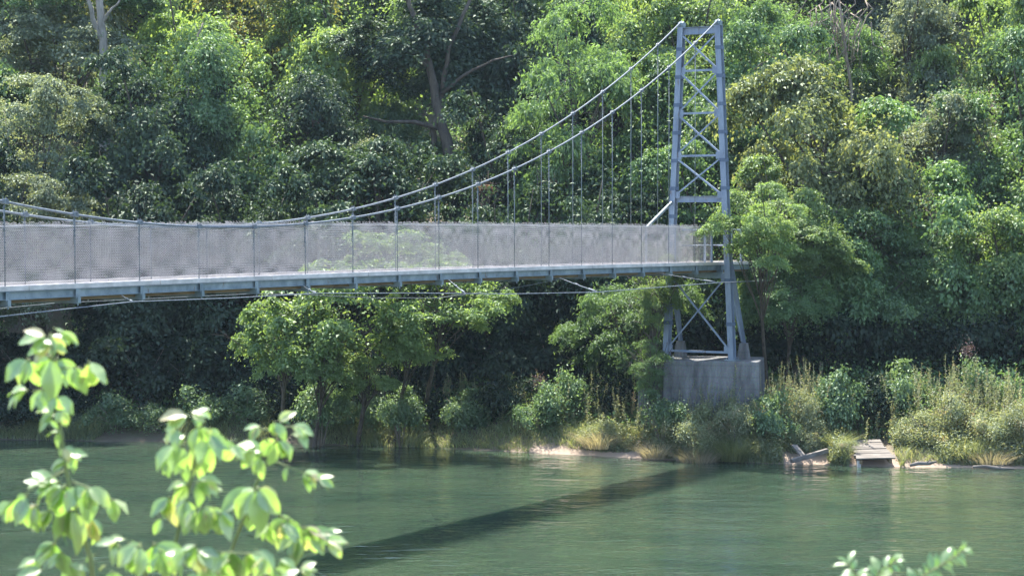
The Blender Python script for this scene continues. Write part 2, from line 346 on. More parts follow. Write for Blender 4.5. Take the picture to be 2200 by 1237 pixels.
def crown_mesh(name, mat, seed, rx=4., rz=4., lobes=26, clus=250, per=210, leaf=.165, flat=.38, csize=.6, droop=.3, inner=.04, bottom=-.55, feather=False, wmul=.62):
    """crown: big uneven lobes, leaf sprays over their surfaces, a looser fill inside; centred on the origin"""
    r = np.random.default_rng(seed)
    lc = []; lr = []
    for i in range(lobes):
        d = r.normal(size=3); d /= np.linalg.norm(d); k = r.uniform(.3, .97)
        if d[2] < 0: d[2] *= .7
        lc.append(d * k * np.array([rx, rx, rz])); lr.append(r.uniform(.13, .30) * min(rx, rz * 1.2))
    lc = np.array(lc); lr = np.array(lr)
    w_ = lr ** 2; w_ /= w_.sum()
    li = r.choice(lobes, clus, p=w_)
    d = r.normal(size=(clus, 3)); d /= np.linalg.norm(d, axis=1, keepdims=True)
    neg = d[:, 2] < bottom; d[neg, 2] *= -1
    cc = lc[li] + d * lr[li][:, None] * r.uniform(.72, 1.18, (clus, 1)) * np.array([1, 1, .9])
    out = cc / (np.linalg.norm(cc, axis=1, keepdims=True) + 1e-6)
    # each spray: an oval pad tipped outwards, its edge ragged
    nper = (per * r.uniform(.45, 1.5, clus)).astype(int)
    ci = np.repeat(np.arange(clus), nper); N = len(ci)
    sz = csize * r.uniform(.55, 1.35, clus)[ci]
    ang = r.uniform(0, 2 * np.pi, N)
    rad = np.abs(r.normal(0, .55, N))
    lob = 1 + .35 * np.sin(ang * 3 + ci * 1.7) + .2 * np.sin(ang * 5 + ci)
    ho = out[ci].copy(); ho[:, 2] *= .3; ho /= np.linalg.norm(ho, axis=1, keepdims=True) + 1e-6
    pn = np.array([0, 0, 1.]) + ho * .75 + r.normal(0, .25, (clus, 3))[ci]; pn /= np.linalg.norm(pn, axis=1, keepdims=True)
    e1 = np.cross(pn, np.array([.3, .9, .1])); e1 /= np.linalg.norm(e1, axis=1, keepdims=True); e2 = np.cross(pn, e1)
    rr = (rad * sz * lob)[:, None]
    off = e1 * np.cos(ang)[:, None] * rr + e2 * np.sin(ang)[:, None] * rr + pn * (r.normal(0, flat * .5, N) * sz)[:, None]
    off[:, 2] -= droop * (rad ** 2) * sz * .6
    pos = cc[ci] + off
    dirs = e1 * np.cos(ang)[:, None] + e2 * np.sin(ang)[:, None] + r.normal(0, .45, (N, 3)); dirs[:, 2] -= droop + r.uniform(0, 1.1, N)
    nr = pn + r.normal(0, .48, (N, 3))
    # inner fill
    n2 = int(N * inner)
    q = r.normal(size=(n2, 3)); q /= np.linalg.norm(q, axis=1, keepdims=True)
    q = q * (r.uniform(0, 1, n2) ** .5)[:, None] * np.array([rx, rx, rz]) * .8
    pos = np.concatenate([pos, q]); dirs = np.concatenate([dirs, r.normal(size=(n2, 3))]); nr = np.concatenate([nr, np.array([0, 0, 1.]) + r.normal(0, .8, (n2, 3))])
    N = len(pos); L = leaf * r.uniform(.6, 1.35, N)
    if feather:       # pinnate sprays: every leaf site carries two narrow leaflets
        sgn = r.normal(0, .05, (N, 3)); pos = np.concatenate([pos, pos + sgn]); dirs = np.concatenate([dirs, dirs + r.normal(0, .6, (N, 3))]); nr = np.concatenate([nr, nr]); L = np.concatenate([L, L])
        N *= 2
    V_, T = leaf_arrays(pos, nr, dirs, L, L * wmul * r.uniform(.8, 1.2, N))
    me = npmesh(name, V_, T, mat)
    return me, lc

KINDS = {}
def kind(key, mat, n, **kw):
    KINDS[key] = [crown_mesh('crown_' + key, M[mat], 100 * len(KINDS) + i, **kw) for i in range(n)]
kind('maple', 'mid', 4, leaf=.165, rz=5.4, clus=290)
kind('bright', 'bright', 3, leaf=.16, rz=5.4, clus=290)
kind('yellow', 'yellow', 1, leaf=.165, rz=5.4, clus=290)
kind('silver', 'silver', 2, leaf=.15, clus=260, per=220, csize=.6, droop=.35, rz=6.2)
kind('olive', 'olive', 2, leaf=.15, clus=250, per=220, csize=.6, flat=.4, droop=.4)
kind('dark', 'dark', 3, leaf=.17, rz=5.4, clus=290)
kind('locust', 'locust', 3, rz=5.4, leaf=.17, clus=240, per=120, csize=.7, droop=.35, feather=True, wmul=.33, flat=.3)
kind('open', 'bright', 1, leaf=.18, clus=150, per=120, csize=.5, inner=.03, lobes=20, droop=.8, bottom=-1.1)
kind('bush', 'shrub', 3, rx=1.2, rz=1.0, lobes=9, clus=60, per=75, leaf=.10, csize=.36, flat=.7, inner=.2, bottom=-.2)
kind('weedbush', 'weed', 3, rx=1.2, rz=1.0, lobes=10, clus=70, per=75, leaf=.085, csize=.36, flat=.8, inner=.2, bottom=-.2, wmul=.4, droop=.1)
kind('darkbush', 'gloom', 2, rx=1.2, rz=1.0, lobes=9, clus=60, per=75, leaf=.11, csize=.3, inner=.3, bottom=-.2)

def trunk_mesh(H, lobes_, r0, rng, lean=(0, 0), sc=(1, 1, 1), rot=0, fork=False, mat='bark', below=.4):
    """tapering trunk from the ground to the crown centre at height H, limbs out to the lobes"""
    m = MB(); n = 9
    pts = []; rad = []
    wob = [rng.uniform(-1, 1) for _ in range(4)]
    for i in range(n):
        t = i / (n - 1); z = -below + (H + below) * t
        w_ = math.sin(t * 5 + wob[0] * 3) * .10 * H * .15 * t
        pts.append(Vector((lean[0] * (t - 1) + w_, lean[1] * (t - 1) + w_ * wob[1], z))); rad.append(r0 * (1.35 - .75 * t if i else 1.7) * (1 if i else 1))
    shift = -Vector((lean[0] * -1, lean[1] * -1, 0))
    m.tube(pts, rad, 8)
    cr = math.cos(rot), math.sin(rot)
    for k, lc in enumerate(lobes_):
        p = Vector((lc[0] * sc[0], lc[1] * sc[1], lc[2] * sc[2])); p = Vector((p.x * cr[0] - p.y * cr[1], p.x * cr[1] + p.y * cr[0], p.z + H))
        t0 = rng.uniform(.55, .92); j = int(t0 * (n - 1)); s0 = pts[j]
        if p.z < s0.z + .3: s0 = pts[max(2, j - 3)]
        mid = s0.lerp(p, .5) + Vector((rng.uniform(-.3, .3), rng.uniform(-.3, .3), rng.uniform(.0, .5)))
        e = p + Vector((rng.uniform(-.6, .6), rng.uniform(-.6, .6), rng.uniform(.2, .9)))
        rr = r0 * rng.uniform(.3, .5)
        m.tube([s0, s0.lerp(mid, .5) + Vector((0, 0, .1)), mid, mid.lerp(e, .6), e], [rr, rr * .8, rr * .62, rr * .4, rr * .15], 6)
        for q in range(2):
            a_ = mid.lerp(e, rng.uniform(.1, .6)); b_ = a_ + Vector((rng.uniform(-1, 1), rng.uniform(-1, 1), rng.uniform(-.2, .9)))
            m.tube([a_, a_.lerp(b_, .5) + Vector((0, 0, .12)), b_], [rr * .35, rr * .25, rr * .08], 5)
    return m.mesh('trunk', M[mat], True)

rnd = random.Random(7)
usage = {}
def tree(px, py, Y, kindkey, r, rz, label, cat='tree', name='broadleaf_tree', group=None, r0=.16, lean=None, mat='bark', H=None, off=1.0, zc=None, var=None):
    """crown centre under pixel (px,py) at distance Y; r, rz crown radii in metres; trunk stands on the terrain"""
    c = P(px, py, Y)
    lx, ly = lean if lean else (rnd.uniform(-.8, .8), rnd.uniform(-.3, .6))
    bx, by = c.x - lx, Y - ly; g = gz(bx, by)
    Hh = c.z - g
    if Hh < rz * .55: Hh = rz * .55
    c.z = g + Hh
    root = empty(name, (bx, by, g), label, cat, group)
    protos = KINDS[kindkey]; u = usage.get(kindkey, 0); usage[kindkey] = u + 1
    me, lc = protos[(u if var is None else var) % len(protos)]
    rot = rnd.uniform(0, 6.28); base = 4.0; bz = {'silver': 6.2, 'maple': 5.4, 'bright': 5.4, 'yellow': 5.4, 'dark': 5.4, 'locust': 5.4}.get(kindkey, 4.0)
    if kindkey.endswith('bush'): base, bz = 1.2, 1.0
    sc = (r / base, r / base, rz / bz)
    cr = link('crown', me, root, (lx, ly, Hh)); cr.rotation_euler = (0, 0, rot); cr.scale = sc
    if cat != 'bush':
        tm = trunk_mesh(Hh, lc, r0 * r / 4 + .05, rnd, (0, 0), sc, rot, mat=mat)
        # shear the trunk so that it leans from its foot to the crown centre
        co = np.empty(len(tm.vertices) * 3, np.float32); tm.vertices.foreach_get('co', co); co = co.reshape(-1, 3)
        t = np.clip(co[:, 2] / Hh, 0, None); t = np.where(t > 1, 1, t)
        co[:, 0] += lx * t; co[:, 1] += ly * t; tm.vertices.foreach_set('co', co.ravel()); tm.update()
        link('trunk', tm, root)
    else:
        m = MB()
        for k in range(7):
            a = rnd.uniform(0, 6.28); e = Vector((lx + math.cos(a) * r * .6, ly + math.sin(a) * r * .6, Hh + rz * rnd.uniform(0, .7)))
            m.tube([(0, 0, -.1), (e.x * .4, e.y * .4, e.z * .6), e], [.02, .014, .005], 5)
        m.build('stems', M['twig'], root, True)
    return root

# ---- the wooded hillside.  (px, py, distance, kind, radius, half height, label)
T = [
 # upper slope, cut by the top edge of the picture
 (-260, 40, 108, 'dark', 4.6, 5, 'dark tree high on the slope beyond the left edge'),
 (60, 40, 101, 'yellow', 4.4, 4.6, 'yellowing tree with orange tinted leaves in the top left corner'),
 (330, 30, 104, 'bright', 4.2, 4.6, 'bright green tree at the top edge just right of the pale forked trunk'),
 (540, 10, 110, 'maple', 4.4, 5, 'mid green tree at the top edge above the yellow tipped crown'),
 (760, 0, 106, 'bright', 4.6, 5, 'light green tree at the top edge above the thin leaning dead stem'),
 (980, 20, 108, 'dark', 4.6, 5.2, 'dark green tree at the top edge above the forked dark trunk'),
 (1180, 10, 104, 'maple', 4.2, 5, 'mid green tree at the top edge left of the cream tipped crown'),
 (1370, 20, 100, 'bright', 4.0, 4.6, 'yellow green tree behind the top of the main cables'),
 (1600, -10, 106, 'bright', 4.2, 5, 'pale green tree at the top edge behind the tower head'),
 (1800, -20, 110, 'dark', 4.2, 5, 'dark tree at the top edge behind the bare vines'),
 (2000, 0, 106, 'silver', 4.4, 5.4, 'silvery green vine covered tree reaching the top edge on the right'),
 (2200, 30, 102, 'bright', 4.2, 5, 'bright green tree in the top right corner'),
 (2480, 20, 108, 'maple', 4.6, 5, 'mid green tree high on the slope beyond the right edge'),
 # second tier
 (-120, 170, 96, 'maple', 4.0, 4.6, 'mid green tree on the upper slope at the left edge'),
 (120, 235, 92, 'silver', 4.1, 3.8, 'pale sunlit drooping tree left of the foot of the pale forked trunk'),
 (430, 215, 93, 'bright', 3.7, 4.2, 'light green tree between the pale forked trunk and the yellow tipped crown'),
 (600, 130, 97, 'yellow', 3.6, 3.6, 'rounded crown with yellow tips in the upper left middle'),
 (770, 190, 94, 'bright', 3.9, 4.2, 'green tree above the sunlit clearing left of the forked dark trunk'),
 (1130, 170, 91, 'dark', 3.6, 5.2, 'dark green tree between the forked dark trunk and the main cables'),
 (1330, 130, 93, 'bright', 3.2, 4.2, 'cream tipped light green tree crossed by both main cables'),
 (1500, 170, 90, 'bright', 3.4, 4.2, 'light green tree seen through the upper bracing of the tower'),
 (1740, 150, 88, 'locust', 3.1, 3.2, 'feathery pale green tree right of the tower head'),
 (1960, 190, 89, 'silver', 3.3, 4.8, 'tall silvery green tree draped in vines in the upper right'),
 (2160, 200, 87, 'bright', 3.0, 4.4, 'bright green tree at the right edge beside the silvery vines'),
 (2400, 210, 92, 'maple', 4.2, 4.8, 'mid green tree on the upper slope beyond the right edge'),
 # third tier
 (-150, 330, 84, 'maple', 3.8, 4.0, 'mid green tree at mid height beyond the left edge'),
 (70, 350, 80, 'silver', 2.5, 2.8, 'rounded pale green tree at the left edge just above the bridge'),
 (330, 330, 82, 'dark', 3.3, 4.0, 'dark blue green tree above the bridge in the left part'),
 (510, 340, 84, 'maple', 3.0, 3.6, 'mid green tree above the bridge right of the dark blue green one'),
 (650, 380, 86, 'dark', 3.0, 3.4, 'dark tree left of the sunlit clearing'),
 (1240, 330, 81, 'locust', 3.2, 4.2, 'shaded feathery green tree behind the hangers left of the tower'),
 (1100, 400, 83, 'dark', 3.0, 3.4, 'low dark tree behind the middle hangers'),
 (1470, 350, 82, 'maple', 3.0, 3.6, 'mid green tree behind the middle bracing of the tower'),
 (1640, 300, 84, 'maple', 3.0, 3.4, 'mid green tree close to the right side of the tower'),
 (1790, 370, 76, 'olive', 3.6, 3.1, 'broad olive green tree right of the tower'),
 (2020, 370, 82, 'silver', 3.0, 3.2, 'grey green tree right of the broad olive tree'),
 (2180, 400, 80, 'maple', 3.0, 3.6, 'mid green tree at the right edge at mid height'),
 (2420, 400, 82, 'dark', 3.6, 4.0, 'dark tree at mid height beyond the right edge'),
 # lower tier, along the bank
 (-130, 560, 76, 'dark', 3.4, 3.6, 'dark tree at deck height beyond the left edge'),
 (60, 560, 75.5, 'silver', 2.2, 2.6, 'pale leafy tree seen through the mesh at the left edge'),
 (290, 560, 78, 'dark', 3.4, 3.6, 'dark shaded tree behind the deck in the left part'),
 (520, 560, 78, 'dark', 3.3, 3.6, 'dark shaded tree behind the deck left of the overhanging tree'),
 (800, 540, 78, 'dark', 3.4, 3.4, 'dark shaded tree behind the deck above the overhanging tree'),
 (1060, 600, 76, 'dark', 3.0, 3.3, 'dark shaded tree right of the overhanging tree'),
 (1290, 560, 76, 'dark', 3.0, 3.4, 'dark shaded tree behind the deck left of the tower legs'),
 (1500, 560, 77, 'maple', 2.6, 3.2, 'shaded green tree behind the deck between the tower legs'),
 (1740, 610, 73.5, 'maple', 2.6, 2.7, 'leafy tree hanging low right of the rear tower brace'),
 (1690, 520, 73.2, 'bright', 2.0, 2.0, 'light green leafy tree just right of the near tower leg at deck height'),
 (1850, 640, 74.5, 'maple', 2.4, 2.4, 'mid green tree low on the bank above the bright broad leaved bush'),
 (1990, 680, 74.6, 'locust', 2.2, 2.2, 'feathery tree low on the bank right of the landing'),
 (1940, 560, 76, 'maple', 3.2, 3.6, 'mid green tree on the bank above the wooden landing'),
 (2140, 590, 74.5, 'bright', 2.6, 2.6, 'bright green tree low at the right edge above the weeds'),
 (2360, 600, 74, 'maple', 3.4, 3.6, 'mid green tree near the water beyond the right edge'),
]
for t in T: tree(*t[:4], t[4] * 1.2, t[5] * 1.5, t[6])
# tree leaning out over the river below the deck, open crown
tree(720, 685, 68.6, 'open', 3.6, 2.4, 'yellow green tree overhanging the water below the deck', name='overhanging_tree', lean=(1.4, -3.6), r0=.03)
tree(700, 775, 69.4, 'open', 2.1, 1.4, 'loose lower foliage tree below the yellow green overhanging one', name='overhanging_tree', lean=(.6, -1.6), r0=.03)
tree(880, 740, 70.0, 'open', 1.9, 1.3, 'loose leafy tree in the gap left of the pinkish seed heads', name='overhanging_tree', lean=(.6, -1.6), r0=.03)
tree(960, 645, 68.4, 'open', 2.7, 1.6, 'spreading yellow green tree close under the deck right of the overhanging one', name='overhanging_tree', lean=(1.0, -4.2), r0=.03)
tree(860, 560, 70.5, 'open', 2.6, 1.3, 'sunlit tree top seen through the mesh above the overhanging tree', name='overhanging_tree', lean=(.8, -2.2), r0=.03)
tree(620, 740, 69.4, 'open', 2.2, 1.7, 'lower leafy bough tree leaning out left of the overhanging tree', name='overhanging_tree', lean=(.6, -2.5), r0=.03)
tree(790, 810, 69.6, 'open', 1.35, 1.0, 'small leaning tree just above the water under the overhanging tree', name='overhanging_tree', lean=(.5, -1.8), r0=.08)
tree(1350, 710, 71.4, 'locust', 2.4, 2.9, 'feathery green tree left of the lower tower bracing', lean=(.4, -2.2), name='feathery_tree')
tree(1400, 800, 68.3, 'locust', .9, 1.15, 'low feathery sapling tree covering the left block of the pier', lean=(.2, -.4), name='feathery_tree', r0=.06)
tree(1410, 640, 69.4, 'bright', 1.0, 1.5, 'small yellow green tree top against the far tower leg', lean=(.3, -1.2), name='feathery_tree')
tree(1630, 505, 67.2, 'bright', 1.65, 1.65, 'light green leafy tree hiding the end of the mesh at the tower', lean=(-.9, -4.6), name='leafy_tree', r0=.02)
tree(1730, 530, 71.5, 'bright', 2.1, 1.8, 'light green leafy tree over the approach deck right of the tower', lean=(-.4, -3.5), name='leafy_tree', r0=.02)

kind('rust', 'rust', 1, lobes=8, clus=40, per=60, leaf=.6, csize=.8, bottom=-.9)
tree(1042, 405, 79, 'rust', .5, .45, 'withered rust brown leaf clump hanging behind the left hangers', cat='dead branch', name='withered_bough', r0=.5)
tree(1178, 392, 78.5, 'rust', .4, .45, 'withered rust brown leaf clump behind the hangers nearer the tower', cat='dead branch', name='withered_bough', r0=.5)
tree(1705, 645, 71.0, 'maple', 1.7, 1.8, 'low leafy tree just right of the rear tower brace', lean=(0, -2), r0=.03)
# forked dark trunk, pale forked trunk, thin dead stem: trees known by their stems
def bare_tree(name, label, Y, px0, py0, forks, mat, cat='tree', crown=None):
    b = P(px0, py0, Y); g = gz(b.x, Y)
    root = empty(name, (b.x, Y, g), label, cat)
    o = Vector((b.x, Y, g)); m = MB()
    for path in forks:
        pts = []; rad = []
        for (px, py, dy, r_) in path:
            pts.append(P(px, py, Y + dy) - o); rad.append(r_)
        if path is forks[0]:
            pts = [Vector((pts[0].x, pts[0].y, -.3))] + pts; rad = [rad[0] * 1.3] + rad
        # subdivide so that bark bends softly
        pp = []; rr = []
        for i in range(len(pts) - 1):
            for k in range(3):
                t = k / 3; q = pts[i].lerp(pts[i + 1], t)
                pp.append(q + Vector((math.sin(i * 3 + k * 2) * .04, 0, 0))); rr.append(rad[i] * (1 - t) + rad[i + 1] * t)
        pp.append(pts[-1]); rr.append(rad[-1]); m.tube(pp, rr, 8)
    m.build('trunk', M[mat], root, True)
    if crown:
        for (px, py, dy, key, r, rz, v) in crown:
            me, lc = KINDS[key][v % len(KINDS[key])]
            c = link('crown', me, root, P(px, py, Y + dy) - o); c.scale = (r / 4, r / 4, rz / 5.4); c.rotation_euler = (0, 0, px)
    return root
bare_tree('forked_tree', 'tall dark tree with a forked trunk and dark spreading branches', 86, 955, 420,
  [[(985, 400, 0, .30), (965, 330, 0, .26), (945, 250, 0, .22), (925, 150, 0, .17), (890, 40, .3, .12), (860, -60, .5, .08)],
   [(945, 420, .3, .16), (935, 330, .3, .14), (930, 280, .2, .12), (950, 200, .2, .11), (965, 100, 0, .09), (1010, 0, .4, .07)],
   [(942, 275, 0, .12), (890, 262, -.2, .09), (830, 262, -.4, .06), (780, 250, -.6, .03)],
   [(950, 200, 0, .10), (1000, 160, -.2, .07), (1060, 130, -.4, .05), (1100, 120, -.6, .02)],
   [(925, 150, 0, .09), (880, 110, -.2, .06), (840, 100, -.5, .03)]], 'bark',
  crown=[(930, 60, 3, 'dark', 4.4, 4.4, 1)])
bare_tree('pale_tree', 'tall tree with a pale grey forked trunk at the upper left', 88, 224, 200,
  [[(226, 190, 0, .22), (222, 100, 0, .19), (216, 30, 0, .17), (214, -40, 0, .15), (212, -120, .3, .11)],
   [(224, 100, 0, .13), (206, 60, -.1, .11), (190, 0, -.3, .09), (178, -60, -.4, .06)],
   [(219, 50, 0, .08), (236, 25, -.2, .06), (256, 5, -.3, .04), (262, -30, -.4, .03)]], 'bark_pale',
  crown=[(150, -60, 3, 'maple', 4.2, 3.2, 0)])
bare_tree('dead_stem', 'thin pale dead stem leaning among the leaves left of centre', 88.5, 400, 170,
  [[(402, 165, 0, .07), (412, 120, 0, .06), (424, 85, 0, .05), (436, 50, .1, .035)]], 'twig', 'dead tree')
# tangle of bare vines at the upper right
vr = P(1800, 130, 84.5); g = gz(vr.x, 84.5); root = empty('bare_vine', (vr.x, 84.5, g), 'tangle of bare grey vines hanging between the feathery and the silvery tree', 'vine')
m = MB(); rv = random.Random(3)
for k in range(26):
    x = 1800 + rv.gauss(0, 30); y0 = rv.uniform(-30, 60); pts = []
    for i in range(7):
        pts.append(P(x, y0 + i * rv.uniform(12, 26), 84.5 + rv.uniform(-.5, .5)) - root.location); x += rv.gauss(0, 13)
    m.tube(pts, [.028, .026, .022, .02, .018, .015, .008], 4)
m.tube([Vector((0, 0, -.2)), P(1830, 200, 85) - root.location, P(1815, 100, 84.6) - root.location, P(1800, -20, 84.4) - root.location], [.09, .07, .06, .04], 6)
m.build('stems', M['twig'], root, True)

# sunlit clearing: fallen plank and shrubs
lg = P(785, 323, 86); lo = empty('fallen_log', (lg.x, 86, gz(lg.x, 86)), 'pale fallen log lying in the sunlit clearing on the slope', 'log')
m = MB(); a = P(757, 324, 86) - lo.location; b = P(812, 321, 86.3) - lo.location
m.tube([a, a.lerp(b, .5) + Vector((0, 0, .02)), b], [.09, .085, .07], 10); m.tube([a.lerp(b, .7), a.lerp(b, .75) + Vector((.1, 0, .3))], [.03, .015], 6)
m.tube([a.lerp(b, .15), Vector((a.x + .2, a.y + .1, -.1))], [.05, .06], 6)
m.tube([a.lerp(b, .9), Vector((b.x - .1, b.y, -.1))], [.05, .06], 6)
m.build('stem', M['wood_grey'], lo, True)

# ---- bushes
Bs = [
 # clearing
 (820, 350, 84.5, 'weedbush', 1.7, 1.1, 'sunlit yellowish bush in the clearing left of the forked dark trunk'),
 (900, 330, 87, 'bush', 1.8, 1.3, 'bright bush behind the forked dark trunk in the clearing'),
 (740, 370, 84, 'bush', 1.6, 1.1, 'low green bush at the left side of the clearing'),
 (860, 300, 90, 'bush', 1.8, 1.5, 'small bright bush at the top of the clearing'),
 # bank, left to right (crown centre)
 (-60, 900, 74.6, 'bush', 1.6, 1.1, 'dark green waterside bush cut by the left edge'),
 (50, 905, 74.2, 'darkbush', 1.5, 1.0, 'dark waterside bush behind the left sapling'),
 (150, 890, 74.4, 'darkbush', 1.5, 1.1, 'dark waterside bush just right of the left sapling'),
 (245, 915, 73.4, 'bush', 1.1, .85, 'light green waterside bush between the left and middle saplings'),
 (330, 925, 73.2, 'bush', .95, .6, 'low waterside bush left of the middle sapling top'),
 (430, 905, 73.4, 'bush', 1.2, .9, 'waterside bush behind the middle sapling top'),
 (530, 895, 73.2, 'bush', 1.2, .9, 'waterside bush between the middle and right sapling tops'),
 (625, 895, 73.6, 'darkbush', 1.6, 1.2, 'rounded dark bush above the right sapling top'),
 (690, 880, 71.2, 'bush', 1.2, 1.0, 'leafy bush standing at the foot of the overhanging trees'),
 (860, 885, 70.9, 'bush', 1.1, .9, 'leafy bush at the water right of the overhanging trees'),
 (710, 925, 72.4, 'bush', 1.1, .65, 'low bright bush at the water just right of the right sapling top'),
 (820, 920, 72.2, 'bush', 1.1, .7, 'green bush at the water below the small leaning tree'),
 (900, 900, 72.6, 'darkbush', 1.5, 1.0, 'dull green bush on the bank right of the small leaning tree'),
 (1000, 910, 71.4, 'bush', 1.2, .9, 'light speckled bush on the bank below the middle of the wind cable'),
 (1090, 900, 71.8, 'darkbush', 1.3, 1.1, 'shaded bush left of the pinkish seed heads'),
 (1160, 930, 70.2, 'bush', .9, .8, 'green bush beside the mud strip'),
 (1225, 895, 70.6, 'bush', 1.2, 1.1, 'broad leaved bush left of the pier among shaded weeds'),
 (1330, 860, 71.0, 'darkbush', 1.4, 1.2, 'dark bush at the left foot of the pier'),
 (1420, 890, 67.6, 'bush', 1.0, .8, 'bright leafed bush in front of the left pier corner'),
 (1300, 935, 68.4, 'weedbush', .9, .7, 'straw coloured weed clump left of the tan grass'),
 (1500, 925, 66.95, 'weedbush', 1.1, .9, 'pale yellow green weed clump in front of the pier'),
 (1580, 920, 66.8, 'weedbush', 1.1, 1.0, 'pale green weed clump below the near tower leg'),
 (1655, 925, 67.2, 'bush', 1.1, 1.1, 'bush in the bridge shadow right of the pier'),
 (1720, 890, 67.4, 'weedbush', 1.0, 1.1, 'tall pale weed clump right of the shaded bush'),
 (1790, 880, 67.6, 'bush', 1.2, 1.2, 'bright broad leaved bush above the leaning beam'),
 (1745, 940, 66.6, 'weedbush', .8, .6, 'low weed clump right behind the leaning beam'),
 (1815, 965, 65.6, 'weedbush', .5, .35, 'small grassy bush between the beam and the landing'),
 (1870, 860, 68.6, 'darkbush', 1.4, 1.2, 'shaded bush in the gap behind the landing'),
 (1940, 870, 68.4, 'bush', 1.2, 1.2, 'green bush behind the right corner of the landing'),
 (1985, 930, 66.4, 'weedbush', 1.0, .8, 'pale weed clump at the right side of the landing'),
 (2060, 910, 66.6, 'weedbush', 1.2, 1.0, 'pale weed clump below the mauve flowered plant'),
 (2140, 940, 65.6, 'weedbush', 1.1, .8, 'weed clump with pinkish stalks above the grey driftwood'),
 (2200, 925, 65.8, 'weedbush', 1.1, 1.0, 'pale green weed clump cut by the right edge'),
 (2110, 860, 68.2, 'bush', 1.2, 1.1, 'bright bush under the low tree at the right edge'),
 (2300, 920, 65.4, 'bush', 1.4, 1.2, 'green waterside bush beyond the right edge'),
]
for b in Bs:
    if b[3] in KINDS: tree(*b, cat='bush', name='bush', lean=(0, 0))

# low branches and brambles hanging in the shade along the bank
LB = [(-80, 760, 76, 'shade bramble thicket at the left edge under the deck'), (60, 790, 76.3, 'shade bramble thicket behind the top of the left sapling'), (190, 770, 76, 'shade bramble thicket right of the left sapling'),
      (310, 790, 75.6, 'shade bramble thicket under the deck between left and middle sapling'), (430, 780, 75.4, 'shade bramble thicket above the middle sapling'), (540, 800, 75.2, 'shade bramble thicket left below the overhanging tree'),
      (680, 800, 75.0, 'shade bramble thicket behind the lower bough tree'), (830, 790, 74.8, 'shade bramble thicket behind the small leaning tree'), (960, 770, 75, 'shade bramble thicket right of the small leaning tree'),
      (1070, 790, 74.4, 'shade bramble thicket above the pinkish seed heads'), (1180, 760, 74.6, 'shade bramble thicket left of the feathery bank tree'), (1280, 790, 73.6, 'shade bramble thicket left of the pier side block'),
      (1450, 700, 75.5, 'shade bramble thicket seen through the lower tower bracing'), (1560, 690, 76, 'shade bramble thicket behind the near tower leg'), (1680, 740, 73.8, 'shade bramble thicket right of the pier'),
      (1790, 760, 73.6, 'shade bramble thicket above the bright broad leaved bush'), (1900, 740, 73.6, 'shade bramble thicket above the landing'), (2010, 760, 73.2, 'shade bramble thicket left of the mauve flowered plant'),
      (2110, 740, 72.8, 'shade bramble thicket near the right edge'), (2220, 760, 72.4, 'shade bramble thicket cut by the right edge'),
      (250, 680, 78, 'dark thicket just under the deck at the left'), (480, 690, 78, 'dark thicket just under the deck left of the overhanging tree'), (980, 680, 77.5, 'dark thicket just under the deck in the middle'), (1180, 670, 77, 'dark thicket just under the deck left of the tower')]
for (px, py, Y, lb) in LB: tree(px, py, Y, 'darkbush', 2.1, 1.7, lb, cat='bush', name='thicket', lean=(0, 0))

# ------------------------------------------------------------------ ground cover (uncountable)
def scatter_leaves(name, mat, pts, seed, leaf=.14, lift=.6, label='', cat='undergrowth'):
    r = np.random.default_rng(seed); N = len(pts)
    p = pts.copy(); p[:, 2] += np.abs(r.normal(0, lift, N)) * .8
    V_, T_ = leaf_arrays(p, np.array([0, 0, 1.]) + r.normal(0, .5, (N, 3)), r.normal(0, 1, (N, 3)) + np.array([0, -.2, -.2]), leaf * r.uniform(.5, 1.4, N), leaf * .6 * r.uniform(.6, 1.3, N))
    return tag(link(name, npmesh(name, V_, T_, mat)), label, cat, kind='stuff')
r = np.random.default_rng(11)
N = 300000
X = r.uniform(-32, 34, N); D = r.uniform(1.5, 48, N) ** 1.0; Y = shore(X) + D
keep = vnoise(X * .5, Y * .5, 21) + .3 * vnoise(X * 2, Y * 2, 4) > .5
X, Y = X[keep], Y[keep]; pts = np.stack([X, Y, ground(X, Y)], 1)
pts[:, 2] += .9 * np.maximum(0, vnoise(X * .8, Y * .8, 31) - .35)
scatter_leaves('undergrowth', M['mid'], pts, 5, .17, .35, 'low leafy undergrowth covering the wooded slope', 'undergrowth')

def blades(name, mat, P0, H, seed, spread=.35, wd=.018, seg=3):
    """arching grass blades: base points P0 (n,3), heights H (n,)"""
    r = np.random.default_rng(seed); n = len(P0)
    a = r.uniform(0, 2 * np.pi, n); b = H * spread * r.uniform(.2, 1.4, n)
    dirv = np.stack([np.cos(a), np.sin(a), 0 * a], 1); a2 = r.uniform(0, 2 * np.pi, n); side = np.stack([np.cos(a2), np.sin(a2), 0 * a], 1)
    vs = []; 
    for k in range(seg + 1):
        t = k / seg; c = P0 + dirv * (b * t * t)[:, None]; c[:, 2] += H * (t - .25 * t * t * (b / H)); w_ = wd * (1 - t * .85) * r.uniform(.7, 1.3, n)
        vs += [c - side * w_[:, None] / 2, c + side * w_[:, None] / 2]
    V_ = np.stack(vs, 1).reshape(-1, 3); k0 = np.arange(n)[:, None] * (2 * (seg + 1)); fs = []
    for k in range(seg): fs.append(k0 + np.array([[2 * k, 2 * k + 1, 2 * k + 3, 2 * k + 2]]))
    return npmesh(name, V_, np.concatenate(fs, 1).reshape(-1, 4), mat)
